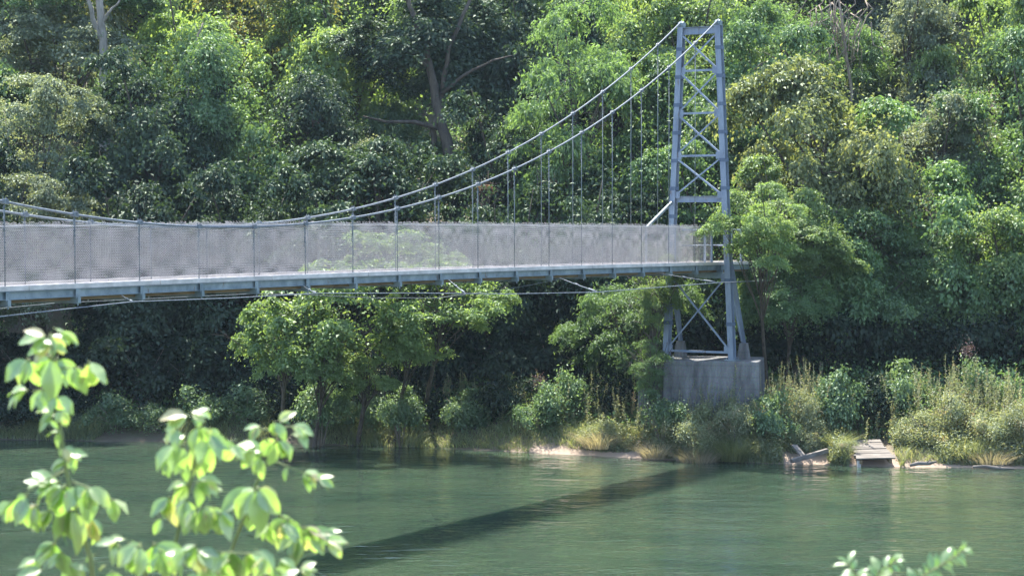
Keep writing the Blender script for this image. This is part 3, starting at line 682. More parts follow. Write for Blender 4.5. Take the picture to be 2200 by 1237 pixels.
# grasses and herbs along the water
N = 90000
X = r.uniform(-30, 32, N); D = np.abs(r.normal(0, 1.8, N)) + .02 + .35 * ((X > .6) & (X < 4.6)); Y = shore(X) + D
k = (vnoise(X * .7, Y * .7, 8) > .25) & ~(((X > 11.1) & (X < 12.7) & (D < 2.3)) | ((X > 9.0) & (X < 10.5) & (D < .75)) | ((X > 12.9) & (X < 16.8) & (D < .3)) | ((X > .8) & (X < 4.8) & (D < .5))); X, Y, D = X[k], Y[k], D[k]
hh = (.15 + .75 * vnoise(X * .8, Y * .8, 13) ** 1.6) * r.uniform(.35, 1.35, len(X))
tag(link('bank_grass', blades('bank_grass', M['grass'], np.stack([X, Y, ground(X, Y) - .02], 1), hh, 3, .95, .024)), 'mixed green grasses growing along the river bank', 'grass', kind='stuff')
# tall spiky weeds, right part of the bank
def spikes(name, mat, XY, Hh, seed, leaf=.09, per=60, label=None, cat='weed', taper=True):
    r = np.random.default_rng(seed); n = len(XY)
    z0 = ground(XY[:, 0], XY[:, 1]); si = np.repeat(np.arange(n), per); t = np.tile(np.linspace(.12, 1, per), n) + r.normal(0, .01, n * per)
    lean = r.normal(0, .12, (n, 2))[si]
    base = np.stack([XY[si, 0] + lean[:, 0] * t * Hh[si], XY[si, 1] + lean[:, 1] * t * Hh[si], z0[si] + Hh[si] * t], 1)
    a = r.uniform(0, 2 * np.pi, n * per); dr = np.stack([np.cos(a), np.sin(a), r.uniform(.2, 1.1, n * per)], 1)
    L = leaf * (1.25 - t * .8) * r.uniform(.7, 1.3, n * per)
    V1, T1 = leaf_arrays(base, np.stack([0 * a, 0 * a, 1 + 0 * a], 1) + r.normal(0, .3, (n * per, 3)), dr, L, L * .28)
    s0 = np.stack([XY[:, 0], XY[:, 1], z0], 1); ln = lean[::per]
    s1 = s0 + np.stack([ln[:, 0] * Hh, ln[:, 1] * Hh, Hh], 1)
    vs = []; w_ = .008
    for q in (s0, s1):
        for aa in (0, 2.09, 4.19): vs.append(q + np.array([math.cos(aa) * w_, math.sin(aa) * w_, 0]))
    V2 = np.stack(vs, 1).reshape(-1, 3); k0 = np.arange(n)[:, None] * 6 + len(V1)
    T2 = np.concatenate([k0 + np.array([q]) for q in ([0, 1, 4], [0, 4, 3], [1, 2, 5], [1, 5, 4], [2, 0, 3], [2, 3, 5])], 1).reshape(-1, 3)
    return npmesh(name, np.concatenate([V1, V2]), np.concatenate([T1, T2]), mat)
pts = []; hs = []
for (px, Y0, n, h, sp) in [(1500, 68.1, 26, 1.7, .5), (1560, 67.8, 26, 1.6, .5), (1700, 68.0, 30, 1.9, .5), (1740, 68.2, 24, 1.9, .4), (1600, 68.2, 14, 1.5, .3), (1900, 68.2, 16, 1.7, .5), (2040, 67.4, 26, 1.9, .5), (2110, 67.2, 24, 1.8, .5),
                           (2170, 67.0, 20, 1.6, .5), (1390, 69.5, 14, 1.2, .6), (1310, 70.2, 20, 1.7, .5), (1060, 72.6, 14, 1.3, .6), (2240, 66.5, 16, 1.6, .5), (950, 73.2, 14, 1.2, .6), (1170, 71.5, 12, 1.2, .5)]:
    for k in range(n * 3):
        q = P(px, 900, Y0); pts.append((q.x + rnd.gauss(0, sp * 1.3), Y0 + rnd.gauss(0, .5))); hs.append(h * rnd.uniform(.35, 1.15))
me = spikes('tall_weeds', M['weed'], np.array(pts), np.array(hs), 77, .13)
me.materials.append(M['dry'])
_ni = len(me.polygons); _r = np.random.default_rng(4); _mi = np.repeat((_r.uniform(0, 1, _ni // 2 + 1) > .86).astype(np.int32), 2)[:_ni]; me.polygons.foreach_set('material_index', _mi)
tag(link('tall_weeds', me), 'dense stand of tall pale green spiky weeds on the river bank', 'weeds', kind='stuff')
# low weeds hugging the sunlit shore on the right
N = 90000
X = r.uniform(3, 24, N); D = np.abs(r.normal(0, 1.4, N)) + .05; Y = shore(X) + D
k = (vnoise(X * 1.1, Y * 1.1, 44) > .3) & ~(((X > 11.1) & (X < 12.7) & (D < 2.3)) | ((X > 9.0) & (X < 10.5) & (D < .75)) | ((X > 12.9) & (X < 16.8) & (D < .3)) | ((X > .8) & (X < 4.8) & (D < .5))); X, Y = X[k], Y[k]
pts = np.stack([X, Y, ground(X, Y)], 1)
scatter_leaves('shore_weeds', M['weed'], pts, 15, .10, .30, 'low yellow green weeds along the sunlit shore', 'weeds')

def clump(name, mat, px, Y, n, h, rad, label, cat, seed, spread=.9, wd=.014):
    q = P(px, 900, Y); g = gz(q.x, Y); r = np.random.default_rng(seed)
    a = r.uniform(0, 6.28, n); d = rad * np.sqrt(r.uniform(0, 1, n))
    P0 = np.stack([np.cos(a) * d, np.sin(a) * d, a * 0 - .03], 1)
    o = link(name, blades(name, M[mat], P0, h * r.uniform(.45, 1.1, n), seed, spread, wd)); o.location = (q.x, Y, g)
    return tag(o, label, cat)
clump('grass_clump', 'dry', 1410, 67.2, 1000, .6, .5, 'rounded tan dry grass clump at the water left of the pier front', 'grass clump', 1)
clump('grass_clump', 'dry', 1500, 66.6, 1100, .6, .7, 'tan dry grass clump in front of the middle of the pier', 'grass clump', 2)
clump('grass_clump', 'dry', 1290, 68.5, 1200, .7, .6, 'thin straw grass clump above the mud strip', 'grass clump', 3)
clump('grass_clump', 'dry', 2130, 65.0, 700, .5, .7, 'dry pinkish grass clump above the driftwood at the right', 'grass clump', 4)
clump('grass_clump', 'grass', 1575, 66.5, 1500, 1.0, .6, 'fresh green grass clump below the near tower leg', 'grass clump', 5)
clump('grass_clump', 'grass', 1800, 66.4, 700, .7, .4, 'bright green grass tuft left of the wooden landing', 'grass clump', 6)
clump('grass_clump', 'grass', 1370, 68.6, 600, .7, .4, 'green grass tuft between the two tan clumps and the mud', 'grass clump', 8)
clump('grass_clump', 'dry', 860, 73.2, 500, .9, .5, 'dull dry grass clump in the shade below the overhanging tree', 'grass clump', 7)

def plant(name, label, cat, px, Y, h, mat, seed, per=90, leaf=.14, flower=None):
    q = P(px, 850, Y); g = gz(q.x, Y); root = empty(name, (q.x, Y, g), label, cat)
    me = spikes(name, M[mat], np.array([[q.x, Y]]), np.array([h]), seed, leaf, per)
    me.transform(Matrix.Translation((-q.x, -Y, -g))); link('leafy_stem', me, root)
    if flower:
        r = np.random.default_rng(seed); n = 240
        d = r.normal(0, 1, (n, 3)) * np.array([.13, .13, .17]) + np.array([0, 0, h + .1])
        V_, T_ = leaf_arrays(d, r.normal(0, 1, (n, 3)), r.normal(0, 1, (n, 3)), np.full(n, .05), np.full(n, .035))
        tag(link('flower_head', npmesh('flower_head', V_, T_, M[flower]), root), kind='stuff')
    return root
plant('tall_weed', 'tall single yellow green weed standing in front of the pier', 'plant', 1565, 66.9, 2.9, 'weed', 5, 130, .17)
plant('flowering_weed', 'tall weed with a mauve flower head at the right of the bank', 'plant', 2078, 68, 2.2, 'shrub', 6, 110, .16, 'mauve')
plant('flowering_weed', 'weed with pinkish seed heads in the shade left of the pier', 'plant', 1158, 70.9, 1.3, 'shrub', 8, 90, .12, 'mauve')

# ------------------------------------------------------------------ timber at the water
def plank_box(m, a, b, w_, h_): m.bar(a, b, w_, h_)
lz = P(1880, 975, 65.9)
lroot = empty('wooden_landing', (lz.x, 65.9, 0), 'weathered grey plank landing sloping down to the water', 'landing')
O = lroot.location; m = MB(); rv = random.Random(5)
A0 = P(1840, 986, 64.9) - O; A1 = P(1924, 984, 64.8) - O; B0 = P(1826, 946, 66.7) - O; B1 = P(1888, 944, 66.7) - O
n = 12
for k in range(n):
    t0 = k / n + .008; t1 = (k + 1) / n - .008; a = A0.lerp(B0, (t0 + t1) / 2); b = A1.lerp(B1, (t0 + t1) / 2)
    L = (B0 - A0).length / n
    u = (B0 - A0).normalized(); x = (b - a); z = x.cross(u).normalized()
    j = Vector((rv.uniform(-.03, .03), 0, rv.uniform(-.012, .012)))
    m.box((a + b) / 2 + j, (x.length * rv.uniform(.96, 1.03), L * .93, .045), (x.normalized(), u, z))
m.build('planks', M['wood_grey'], lroot, bevel=.006)
for s_ in (.12, .88):
    m = MB(); a = A0.lerp(A1, s_) - Vector((0, 0, .10)); b = B0.lerp(B1, s_) - Vector((0, 0, .10)); m.bar(a, b, .09, .13); m.build('bearer', M['wood_brown'], lroot, bevel=.005)
m = MB(); a = A0.lerp(A1, .08); m.box((a.x, a.y + .12, a.z - .25), (.12, .12, .4)); m.build('post', M['wood_deck'], lroot, bevel=.008)
def beam(name, label, p0, p1, w_, h_, mat='wood_grey', log=False):
    c = (p0 + p1) / 2; root = empty(name, c, label, 'beam' if not log else 'driftwood')
    m = MB(); a = p0 - c; b = p1 - c
    if log: m.tube([a, a.lerp(b, .3) + Vector((0, 0, .03)), a.lerp(b, .7) - Vector((0, 0, .02)), b], [w_ * .7, w_, w_ * .9, w_ * .4], 9); m.tube([a.lerp(b, .6), a.lerp(b, .7) + Vector((.05, -.1, .12))], [w_ * .35, w_ * .15], 6)
    else: m.bar(a, b, w_, h_)
    ob = m.mesh('beam', M[mat], log); bpy.data.objects.remove(root); o = link(name, ob, None, c)
    if not log:
        bv = o.modifiers.new('bevel', 'BEVEL'); bv.width = .012; bv.segments = 2
    return tag(o, label, 'beam' if not log else 'driftwood')
beam('wooden_beam', 'weathered squared beam leaning up from the water left of the landing', P(1700, 990, 65.2), P(1778, 967, 65.7), .16, .14)
beam('wooden_plank', 'short pale plank propped behind the leaning beam', P(1706, 955, 66.2), P(1730, 985, 65.4), .2, .05)
beam('driftwood_log', 'short thin driftwood log lying on the shore right of the landing', P(1955, 999, 64.6), P(2012, 991, 64.8), .07, .07, 'wood_grey', True)
beam('driftwood_log', 'long grey driftwood log at the water near the right edge', P(2090, 1002, 64.35), P(2180, 1006, 64.1), .06, .06, 'wood_grey', True)
beam('driftwood_log', 'dark waterlogged branch lying on the mud left of the tan grass', P(1150, 975, 69.3), P(1262, 979, 68.7), .045, .05, 'wood_brown', True)

# ------------------------------------------------------------------ pier
ca, sa = math.cos(R(11.3)), math.sin(R(11.3)); ex = Vector((ca, -sa, 0)); ey = Vector((sa, ca, 0))
PT = 3.24                                           # pier top
def frustum(m, fr, wid, dep, z0, z1, tp):
    """front right top corner fr, width to the left, depth back, batter tp"""
    fr = Vector((fr[0], fr[1], 0)); vs = []
    for (z, g) in ((z0, tp), (z1, 0)):
        vs += [fr + ex * g - ey * g + Vector((0, 0, z)), fr - ex * (wid + g) - ey * g + Vector((0, 0, z)), fr - ex * (wid + g) + ey * (dep + g) + Vector((0, 0, z)), fr + ex * g + ey * (dep + g) + Vector((0, 0, z))]
    m.add(vs, [(3, 2, 1, 0), (4, 5, 6, 7), (0, 1, 5, 4), (1, 2, 6, 5), (2, 3, 7, 6), (3, 0, 4, 7)])
FR = Vector((8.42, 67.9, 0))
pier = empty('concrete_pier', (FR.x - 1.6, FR.y + 1.5, gz(FR.x - 1.6, FR.y + 1.5)), 'weathered stained concrete pier carrying the bridge tower', 'pier')
O = pier.location
def padd(name, m, **k): return m.build(name, M['concrete'], pier, origin=O, **k)
m = MB(); frustum(m, FR, 3.25, 2.7, -.5, PT, .12); padd('main_block', m, bevel=.03)
m = MB(); frustum(m, FR - ex * 3.28 + ey * .8, .95, 1.9, -.5, PT - .3, .08); padd('side_block', m, bevel=.03)

# ------------------------------------------------------------------ suspension bridge
DB = Vector((.508, .8614, 0)).normalized()        # along the bridge, away from the camera
DP = Vector((-DB.y, DB.x, 0))                      # across it, to the far side
T0 = Vector((6.98, 68.55, 0)); W = 1.4
def st(s, off=0., z=0.): return T0 - DB * s + DP * off + Vector((0, 0, z))
def zd(s): return 6.58 + .07 * math.sin(max(0, min(1, (s + 2) / 40)) * math.pi) - .001 * max(0, s - 38) ** 1.5      # deck top
def zc(s): return 7.82 + .01 * (s - 26.5) ** 2
bridge = empty('suspension_bridge', st(0, W / 2, PT), 'blue steel suspension footbridge with chain link mesh sides crossing the river', 'bridge')
BO = bridge.location
def bp_(name, m, mat, parent=None, smooth=False, bevel=0, label=None):
    o = m.build(name, M[mat], parent or bridge, smooth, BO, bevel)
    if label: o['label'] = label
    return o
S0, S1 = -7.0, 52.0                                # stations: beyond the tower .. out of frame on the near side
TS = -.25                                          # tower station
# deck planks (one part), stringers, cross beams
m = MB(); s = S0; rv = random.Random(9)
while s < S1:
    L = .14; c = st(s + L / 2, W / 2, zd(s) - .025 + rv.uniform(-.004, .004)); m.box(c, (W + .10 + rv.uniform(-.012, .012), L * .94, .05), (DP, DB, Vector((0, 0, 1)))); s += L
bp_('deck', m, 'wood_deck')
for off in (-.045, W + .045):                      # kerb boards that edge the walkway
    m = MB(); ss = S0
    while ss < S1:
        e = min(ss + 4, S1); m.bar(st(ss + .01, off, zd(ss) - .01), st(e - .01, off, zd(e) - .01), .045, .10); ss = e
    bp_('edge_board', m, 'wood_deck', bevel=.004)
for off in (-.02, W + .02):
    sgn = -1 if off < 0 else 1
    ss = S0 + .6
    m = MB(); m2 = MB()
    while ss < S1:
        e = min(ss + 2, S1)
        for (o_, w_, h_, dz) in ((0, .012, .17, -.15), (sgn * .03, .06, .012, -.071), (sgn * .03, .06, .012, -.229)):
            m.bar(st(ss + .012, off + o_, zd(ss) + dz), st(e - .012, off + o_, zd(e) + dz), w_, h_)
        if sgn < 0 and 14 < ss < 17 or True:
            m2.bar(st(ss, off - sgn * .16, zd(ss) - .2), st(e, off - sgn * .16, zd(e) - .2), .1, .22)
        ss = e
    bp_('stringer', m, 'stringer', label='pale grey steel channel running along the edge of the deck')
    bp_('joist', m2, 'wood_brown')
hs = [-.4 + 2 * k for k in range(26)]
for s in hs:
    m = MB(); m.bar(st(s, -.12, zd(s) - .30), st(s, W + .12, zd(s) - .30), .09, .12); m.bar(st(s, -.10, zd(s) - .365), st(s, W + .10, zd(s) - .365), .14, .012)
    cb = bp_('crossbeam', m, 'stringer')
    for off in (-.075, W + .075):
        m = MB(); m.box(st(s, off, zd(s) - .17), (.012, .12, .2), (DP, DB, Vector((0, 0, 1)))); m.tube([st(s, off, zd(s) - .1), st(s, off, zd(s) - .42)], .016, 6)
        bp_('hanger_shoe', m, 'stringer', cb)
# main cables with hangers
for off, ro in ((0, 0), (W, 0)):
    pts = [st(s, off, zc(s)) for s in np.arange(TS, S1, .5)]
    m = MB(); m.tube(pts, .025, 8); mc = bp_('main_cable', m, 'cable', smooth=True)
for s in hs:
    if s < .5: continue
    for off in (0, W):
        top = zc(s); bot = zd(s) - .25; rv = random.Random(int(s * 10 + off * 3))
        m = MB(); tot = top - bot
        m.tube([st(s, off, top - .02), st(s, off, bot)], .011, 6)
        # folded-back rope tail with its grips below the clamp
        tl = min(.75, max(.25, tot * .3)); zz = top - .08
        while zz > top - tl:
            m.tube([st(s + rv.uniform(-.012, .012), off + .012, zz), st(s + rv.uniform(-.014, .014), off + .012, zz - .05)], .024, 6); zz -= .11
        m.tube([st(s + .03, off, top - .1), st(s + .02, off, top - tl * .6), st(s + .05, off, top - tl - .1)], .008, 5)
        # twist ties where the hanger passes the mesh
        zz = zd(s) + 1.16
        while zz > zd(s) + .05:
            m.tube([st(s + rv.uniform(-.012, .012), off, zz), st(s + rv.uniform(-.016, .016), off, zz - .04)], .013, 5); zz -= .11
        h = bp_('hanger', m, 'hanger', smooth=True)
        m = MB(); dz = (zc(s + .1) - zc(s - .1)) / .2
        m.bar(st(s - .07, off, top + dz * -.07), st(s + .07, off, top + dz * .07), .10, .085); m.bar(st(s - .02, off - .06, top + .03), st(s - .02, off + .06, top + .03), .03, .06)
        m.tube([st(s - .04, off, top + .03), st(s - .04, off, top + .09)], .012, 6); m.tube([st(s + .04, off, top + .03), st(s + .04, off, top + .09)], .012, 6)
        bp_('cable_clamp', m, 'cable', h, bevel=.004)
# chain link: zigzag wires woven over the height of both sides
def mesh_panel(off, sa_, sb_):
    p = .055; Hm = 1.22; r_ = .0049; n_s = int((sb_ - sa_) / p)
    rows = int(Hm / p) + 1
    rng = np.random.default_rng(int(off * 10) + 1)
    bow = .012 * np.sin(np.arange(n_s + 2) * .21) + .01 * np.sin(np.arange(n_s + 2) * .037)
    vs = []; fs = []
    T0n = np.array(T0); DBn = np.array(DB); DPn = np.array(DP); zn = np.array([0, 0, 1.])
    for i in range(n_s):
        s_ = sa_ + i * p; z0 = zd(s_) + .03
        k = np.arange(rows * 2 + 1 + rng.integers(-1, 2)); zz = z0 + k * p / 2
        ss = s_ + np.where(k % 2 == 0, 0, p) + .5 * 0
        oo = off + np.where(k % 2 == 0, -.004, .004) + bow[i] * np.sin(np.clip((zz - z0) / Hm, 0, 1) * np.pi)
        c = T0n - DBn * ss[:, None] + DPn * oo[:, None] + zn * zz[:, None]
        b0 = sum(len(v) for v in vs)
        ring = [c + DPn * r_, c - DPn * r_ * .5 + zn * r_ * .9, c - DPn * r_ * .5 - zn * r_ * .9]
        vs.append(np.stack(ring, 1).reshape(-1, 3)); m_ = len(k)
        a = b0 + np.arange(m_ - 1)[:, None] * 3
        for (u, v) in ((0, 1), (1, 2), (2, 0)):
            fs.append(np.concatenate([a + u, a + v, a + v + 3, a + u + 3], 1))
    V_ = np.concatenate(vs) - np.array(BO); F__ = np.concatenate(fs)
    me = npmesh('mesh_panel', V_, F__, M['wire'], True)
    o = link('mesh_panel', me, bridge)
    m = MB(); pts = [st(s, off, zd(s) + 1.235 + .012 * math.sin(s * 3.1)) for s in np.arange(sa_, sb_, .35)]; m.tube(pts, .008, 5)
    z2 = [st(s, off, zd(s) + .05) for s in np.arange(sa_, sb_, .5)]; m.tube(z2, .006, 5)
    t = bp_('tension_wire', m, 'wire', o); return o
mesh_panel(.0, .3, S1); mesh_panel(W, -1.2, S1)
# posts behind the mesh end, plain approach rails beyond the tower
for off in (0, W):
    for s in (.25, -2.2, -4.5, -6.8):
        m = MB(); m.bar(st(s, off, zd(s) - .05), st(s, off, zd(s) + 1.2), .07, .07, DB); bp_('rail_post', m, 'steel_blue', bevel=.006)
    m = MB(); m.tube([st(-.3, off, zd(0) + 1.15), st(-7, off, zd(-7) + 1.15)], .025, 8); m.tube([st(-.3, off, zd(0) + .6), st(-7, off, zd(-7) + .6)], .02, 8); bp_('handrail', m, 'steel_blue', smooth=True)

# tower ------------------------------------------------
def half(z): return .70 + (14.76 - z) / (14.76 - PT) * .56        # half distance between the legs
def legp(side, z, ds=0.): return T0 - DB * (TS + ds) + DP * (W / 2 + side * half(z)) + Vector((0, 0, z))
m = MB()                                          # tower head: saddle beam with gussets
zt = 14.62
m.bar(legp(-1, zt), legp(1, zt), .016, .24); m.bar(legp(-1, zt + .12), legp(1, zt + .12), .17, .014); m.bar(legp(-1, zt - .12), legp(1, zt - .12), .17, .014)
tower = bp_('tower', m, 'steel_blue', label='tall tapered blue steel portal tower with cross bracing')
def hsec(m, a, b, wf, dp, tf=.016, tw=.012):
    """H section from a to b, flanges facing along the bridge"""
    for q in (-1, 1): m.bar(a + DB * q * (dp / 2), b + DB * q * (dp / 2), wf, tf, DB)
    m.bar(a, b, tw, dp - tf, DB)
for sd_ in (-1, 1):
    m = MB(); a = legp(sd_, PT + .02); b = legp(sd_, 14.78); hsec(m, a, b, .20, .24)
    leg = bp_('leg', m, 'steel_blue', tower)
    bands = [6.0, 4.5] + [14.0 - .965 * k for k in range(7)]
    for z in bands:
        c = legp(sd_, z); u = (legp(sd_, z + .1) - legp(sd_, z - .1)).normalized()
        m = MB(); m.box(c - DB * .124, (.235, .011, .13), (DP, DB, u)); m.box(c + DB * .124, (.235, .011, .13), (DP, DB, u))
        for q in (-1, 1): m.box(c + DP * q * .112, (.011, .245, .13), (DP, DB, u))
        bp_('dark_band', m, 'steel_band', tower)  # darker band round the leg
    m = MB(); m.box(legp(sd_, PT + .02), (.42, .42, .035), (DP, DB, Vector((0, 0, 1))))
    for qa in (-1, 1):
        for qb in (-1, 1): m.tube([legp(sd_, PT) + DP * qa * .15 + DB * qb * .15, legp(sd_, PT + .12) + DP * qa * .15 + DB * qb * .15], .014, 6)
    bp_('base_plate', m, 'stringer', tower)
    m = MB(); c = legp(sd_, 14.86); m.box(c, (.16, .34, .12), (DP, DB, Vector((0, 0, 1)))); m.tube([c + DP * -.09 + Vector((0, 0, -.01)), c + DP * .09 + Vector((0, 0, -.01))], .11, 12)
    bp_('cable_saddle', m, 'stringer', tower, bevel=.01)
for z in (13.24, 11.77, 10.3, 8.95, 3.62, 6.1):
    for sd_ in (-1, 1):
        m = MB(); c = legp(sd_, z) - DP * sd_ * .16 - DB * .088; m.box(c, (.20, .008, .24), (DP, DB, Vector((0, 0, 1))))
        for qa in (-1, 0, 1):
            for qb in (-1, 1): e = c + DP * qb * .06 + Vector((0, 0, qa * .08)); m.tube([e, e - DB * .018], .011, 6)
        bp_('gusset_plate', m, 'steel_blue', tower)
def strut(z, h_=.07, w_=.06):
    m = MB(); a = legp(-1, z) + DP * .11; b = legp(1, z) - DP * .11
    m.bar(a - DB * .09, b - DB * .09, .008, h_); m.bar(a - DB * .06 + Vector((0, 0, h_ / 2)), b - DB * .06 + Vector((0, 0, h_ / 2)), w_, .008); bp_('strut', m, 'steel_blue', tower)
for z in (13.24, 11.77, 10.3, 3.52): strut(z)
m = MB(); a = legp(-1, 8.80) + DP * .1; b = legp(1, 8.80) - DP * .1
m.bar(a, b, .012, .20); m.bar(a + Vector((0, 0, .1)), b + Vector((0, 0, .1)), .16, .012); m.bar(a - Vector((0, 0, .1)), b - Vector((0, 0, .1)), .16, .012); bp_('portal_beam', m, 'steel_blue', tower)
def xb(z0, z1):
    for k in (0, 1):
        sd_ = -1 if k else 1; dd = -.10 if k else -.075
        m = MB(); a = legp(sd_, z0) - DP * sd_ * .1 + DB * dd; b = legp(-sd_, z1) + DP * sd_ * .1 + DB * dd
        m.bar(a, b, .055, .009, DB); m.bar(a + Vector((0, 0, .03)) + DB * .03, b + Vector((0, 0, .03)) + DB * .03, .009, .05, DB)
        bp_('diagonal_brace', m, 'steel_blue', tower)
xb(13.3, 14.45); xb(11.85, 13.15); xb(10.38, 11.68); xb(8.95, 10.2); xb(3.65, 6.1)
for sd_, off in ((-1, -.13), (1, W + .13)):
    # raking strut from the leg down towards the walkway, and the rear strut down to its pedestal
    m = MB(); a = legp(sd_, 8.72, .1); b = st(2.2, off, zd(2) + 1.2); m.bar(a, b, .06, .09)
    if sd_ > 0: m.bar(st(2.2, off, zd(2) - .3), st(2.2, off, zd(2) + 1.27), .06, .06, DB); bp_('raking_strut', m, 'stringer', tower)
    m = MB(); a = legp(sd_, 7.0, -.1); b = st(-1.3, (W / 2) + sd_ * 1.22, PT + .55); hsec(m, a, b, .12, .12, .01, .01)
    bp_('rear_brace', m, 'steel_blue', tower)
    m = MB(); a = legp(sd_, 5.7, -.13); b = st(-1.16, (W / 2) + sd_ * 1.2, PT + .62); m.bar(a, b, .05, .05); bp_('rear_tie', m, 'steel_blue', tower)
    m = MB(); c = st(-1.3, (W / 2) + sd_ * 1.22, 0)
    vs = []
    for (z, g) in ((PT - .02, .19), (PT + .56, .12)):
        for (qa, qb) in ((-1, -1), (1, -1), (1, 1), (-1, 1)): vs.append(c + DP * qa * g + DB * qb * g + Vector((0, 0, z)))
    m.add(vs, [(3, 2, 1, 0), (4, 5, 6, 7), (0, 1, 5, 4), (1, 2, 6, 5), (2, 3, 7, 6), (3, 0, 4, 7)])
    padd('pedestal', m, bevel=.01)
# beam under the walkway at the tower
m = MB(); m.bar(legp(-1, 6.17) + DP * .05, legp(1, 6.17) - DP * .05, .12, .2); bp_('walkway_beam', m, 'stringer', tower)

# wind guys under the deck, with ties
def guy(pts, r_, ties, lbl):
    P3 = [P(*q) for q in pts]; pp = []
    for i in range(len(P3) - 1):
        for k in range(4): pp.append(P3[i].lerp(P3[i + 1], k / 4))
    pp.append(P3[-1]); m = MB(); m.tube(pp, r_, 6); g = bp_('wind_cable', m, 'cable', smooth=True, label=lbl)
    for (a, b) in ties:
        a = P(*a); m = MB(); b = P(*b); m.tube([a, a.lerp(b, .5) - Vector((0, 0, .01)), b], .011, 6); m.tube([a.lerp(b, .78), a.lerp(b, .93)], .024, 6); m.tube([a.lerp(b, .45), a.lerp(b, .52)], .022, 6)
        bp_('cable_tie', m, 'cable', g, smooth=True)
guy([(-420, 735, 34), (0, 680, 38.8), (140, 664, 40.2), (285, 648, 41.8), (500, 640, 44.6), (680, 630, 46.4), (900, 629.5, 49), (1090, 631.5, 51.2), (1285, 627.5, 54), (1545, 607, 63), (1640, 603, 70), (1720, 600, 75)], .013,
    [((262, 635, 42.3), (285, 648, 41.8)), ((652, 615, 48), (680, 630, 46.4)), ((963, 600, 53.5), (1000, 630, 50.2)), ((1200, 596, 58.9), (1285, 627.5, 54)), ((1400, 584, 64.6), (1545, 607, 63))],
    'thin steel wind cable slung below the near side of the deck')
guy([(-420, 700, 36), (0, 663, 41.5), (120, 651, 43.2), (145, 650, 43.4), (480, 634, 48.5), (545, 631, 49.4), (640, 632, 51), (800, 640, 54), (940, 640, 57), (1080, 622, 58.2), (1140, 612, 58.8), (1212, 597, 59.6)], .011,
    [((118, 640, 42.9), (120, 651, 43.2)), ((795, 622, 52.2), (800, 640, 54))], 'thin steel wind cable slung below the far side of the deck')

# ------------------------------------------------------------------ foreground saplings
def big_leaf_mat(name, stops, edge=(.30, .16, .03)):
    m, t, n, l, p = new_mat(name); n.remove(p)
    geo = n.new('ShaderNodeNewGeometry'); tc = n.new('ShaderNodeTexCoord')
    ns = n.new('ShaderNodeTexNoise'); ns.inputs['Scale'].default_value = 26; ns.inputs['Detail'].default_value = 4; l.new(tc.outputs['Object'], ns.inputs['Vector'])
    rp = ramp(n, stops); l.new(geo.outputs['Random Per Island'], rp.inputs[0])
    mr = n.new('ShaderNodeMapRange'); mr.inputs[1].default_value = .66; mr.inputs[2].default_value = .78; l.new(ns.outputs[0], mr.inputs[0])
    mx = n.new('ShaderNodeMix'); mx.data_type = 'RGBA'; l.new(mr.outputs[0], mx.inputs[0]); l.new(rp.outputs[0], mx.inputs[6]); mx.inputs[7].default_value = (*edge, 1)
    d = n.new('ShaderNodeBsdfDiffuse'); l.new(mx.outputs[2], d.inputs[0])
    tr = n.new('ShaderNodeBsdfTranslucent'); h = n.new('ShaderNodeMix'); h.data_type = 'RGBA'; h.blend_type = 'MULTIPLY'; h.inputs[0].default_value = 1
    l.new(mx.outputs[2], h.inputs[6]); h.inputs[7].default_value = (1.55, 1.75, .75, 1); l.new(h.outputs[2], tr.inputs[0])
    a = n.new('ShaderNodeMixShader'); a.inputs[0].default_value = .5; l.new(d.outputs[0], a.inputs[1]); l.new(tr.outputs[0], a.inputs[2])
    g = n.new('ShaderNodeBsdfGlossy'); g.inputs['Roughness'].default_value = .42
    b = n.new('ShaderNodeMixShader'); b.inputs[0].default_value = .16; l.new(a.outputs[0], b.inputs[1]); l.new(g.outputs[0], b.inputs[2]); l.new(b.outputs[0], n['Material Output'].inputs[0])
    return m
M['fg_leaf'] = big_leaf_mat('sapling_leaf', [(0, (.15, .25, .08)), (.5, (.24, .36, .12)), (.9, (.33, .42, .16)), (1, (.40, .33, .18))])
M['fg_twig'] = big_leaf_mat('twig_leaf', [(0, (.12, .24, .05)), (1, (.20, .30, .08))])

def big_leaf(m, base, d, n_, L, Wd, bend, cup, serr=0, rv=random):
    """ovate leaf as a curved 2 x 8 sheet: base point, direction d, normal n_, drooping by 'bend'"""
    d = d.normalized(); s = d.cross(n_).normalized(); u = s.cross(d).normalized()
    rows = 9; vs = []; p = Vector(base); ang = 0
    prof = [.05, .55, .86, 1.0, .97, .84, .62, .34, .02]
    for i in range(rows):
        t = i / (rows - 1)
        if i:
            ang += bend / (rows - 1); dd = (d * math.cos(ang) - u * math.sin(ang)); p = p + dd * (L / (rows - 1))
        uu = (u * math.cos(ang) + d * math.sin(ang))
        w_ = prof[i] * Wd / 2 * (1 + rv.uniform(-.05, .05)); c = cup * w_ + .10 * w_ * math.sin(t * 14)
        vs += [p - s * w_ + uu * c, p - s * w_ * .5 + uu * c * .35, p, p + s * w_ * .5 + uu * c * .35, p + s * w_ + uu * c * .9]
    fs = []
    for i in range(rows - 1):
        for k in range(4): a = i * 5 + k; fs.append((a, a + 1, a + 6, a + 5))
    m.add(vs, fs)

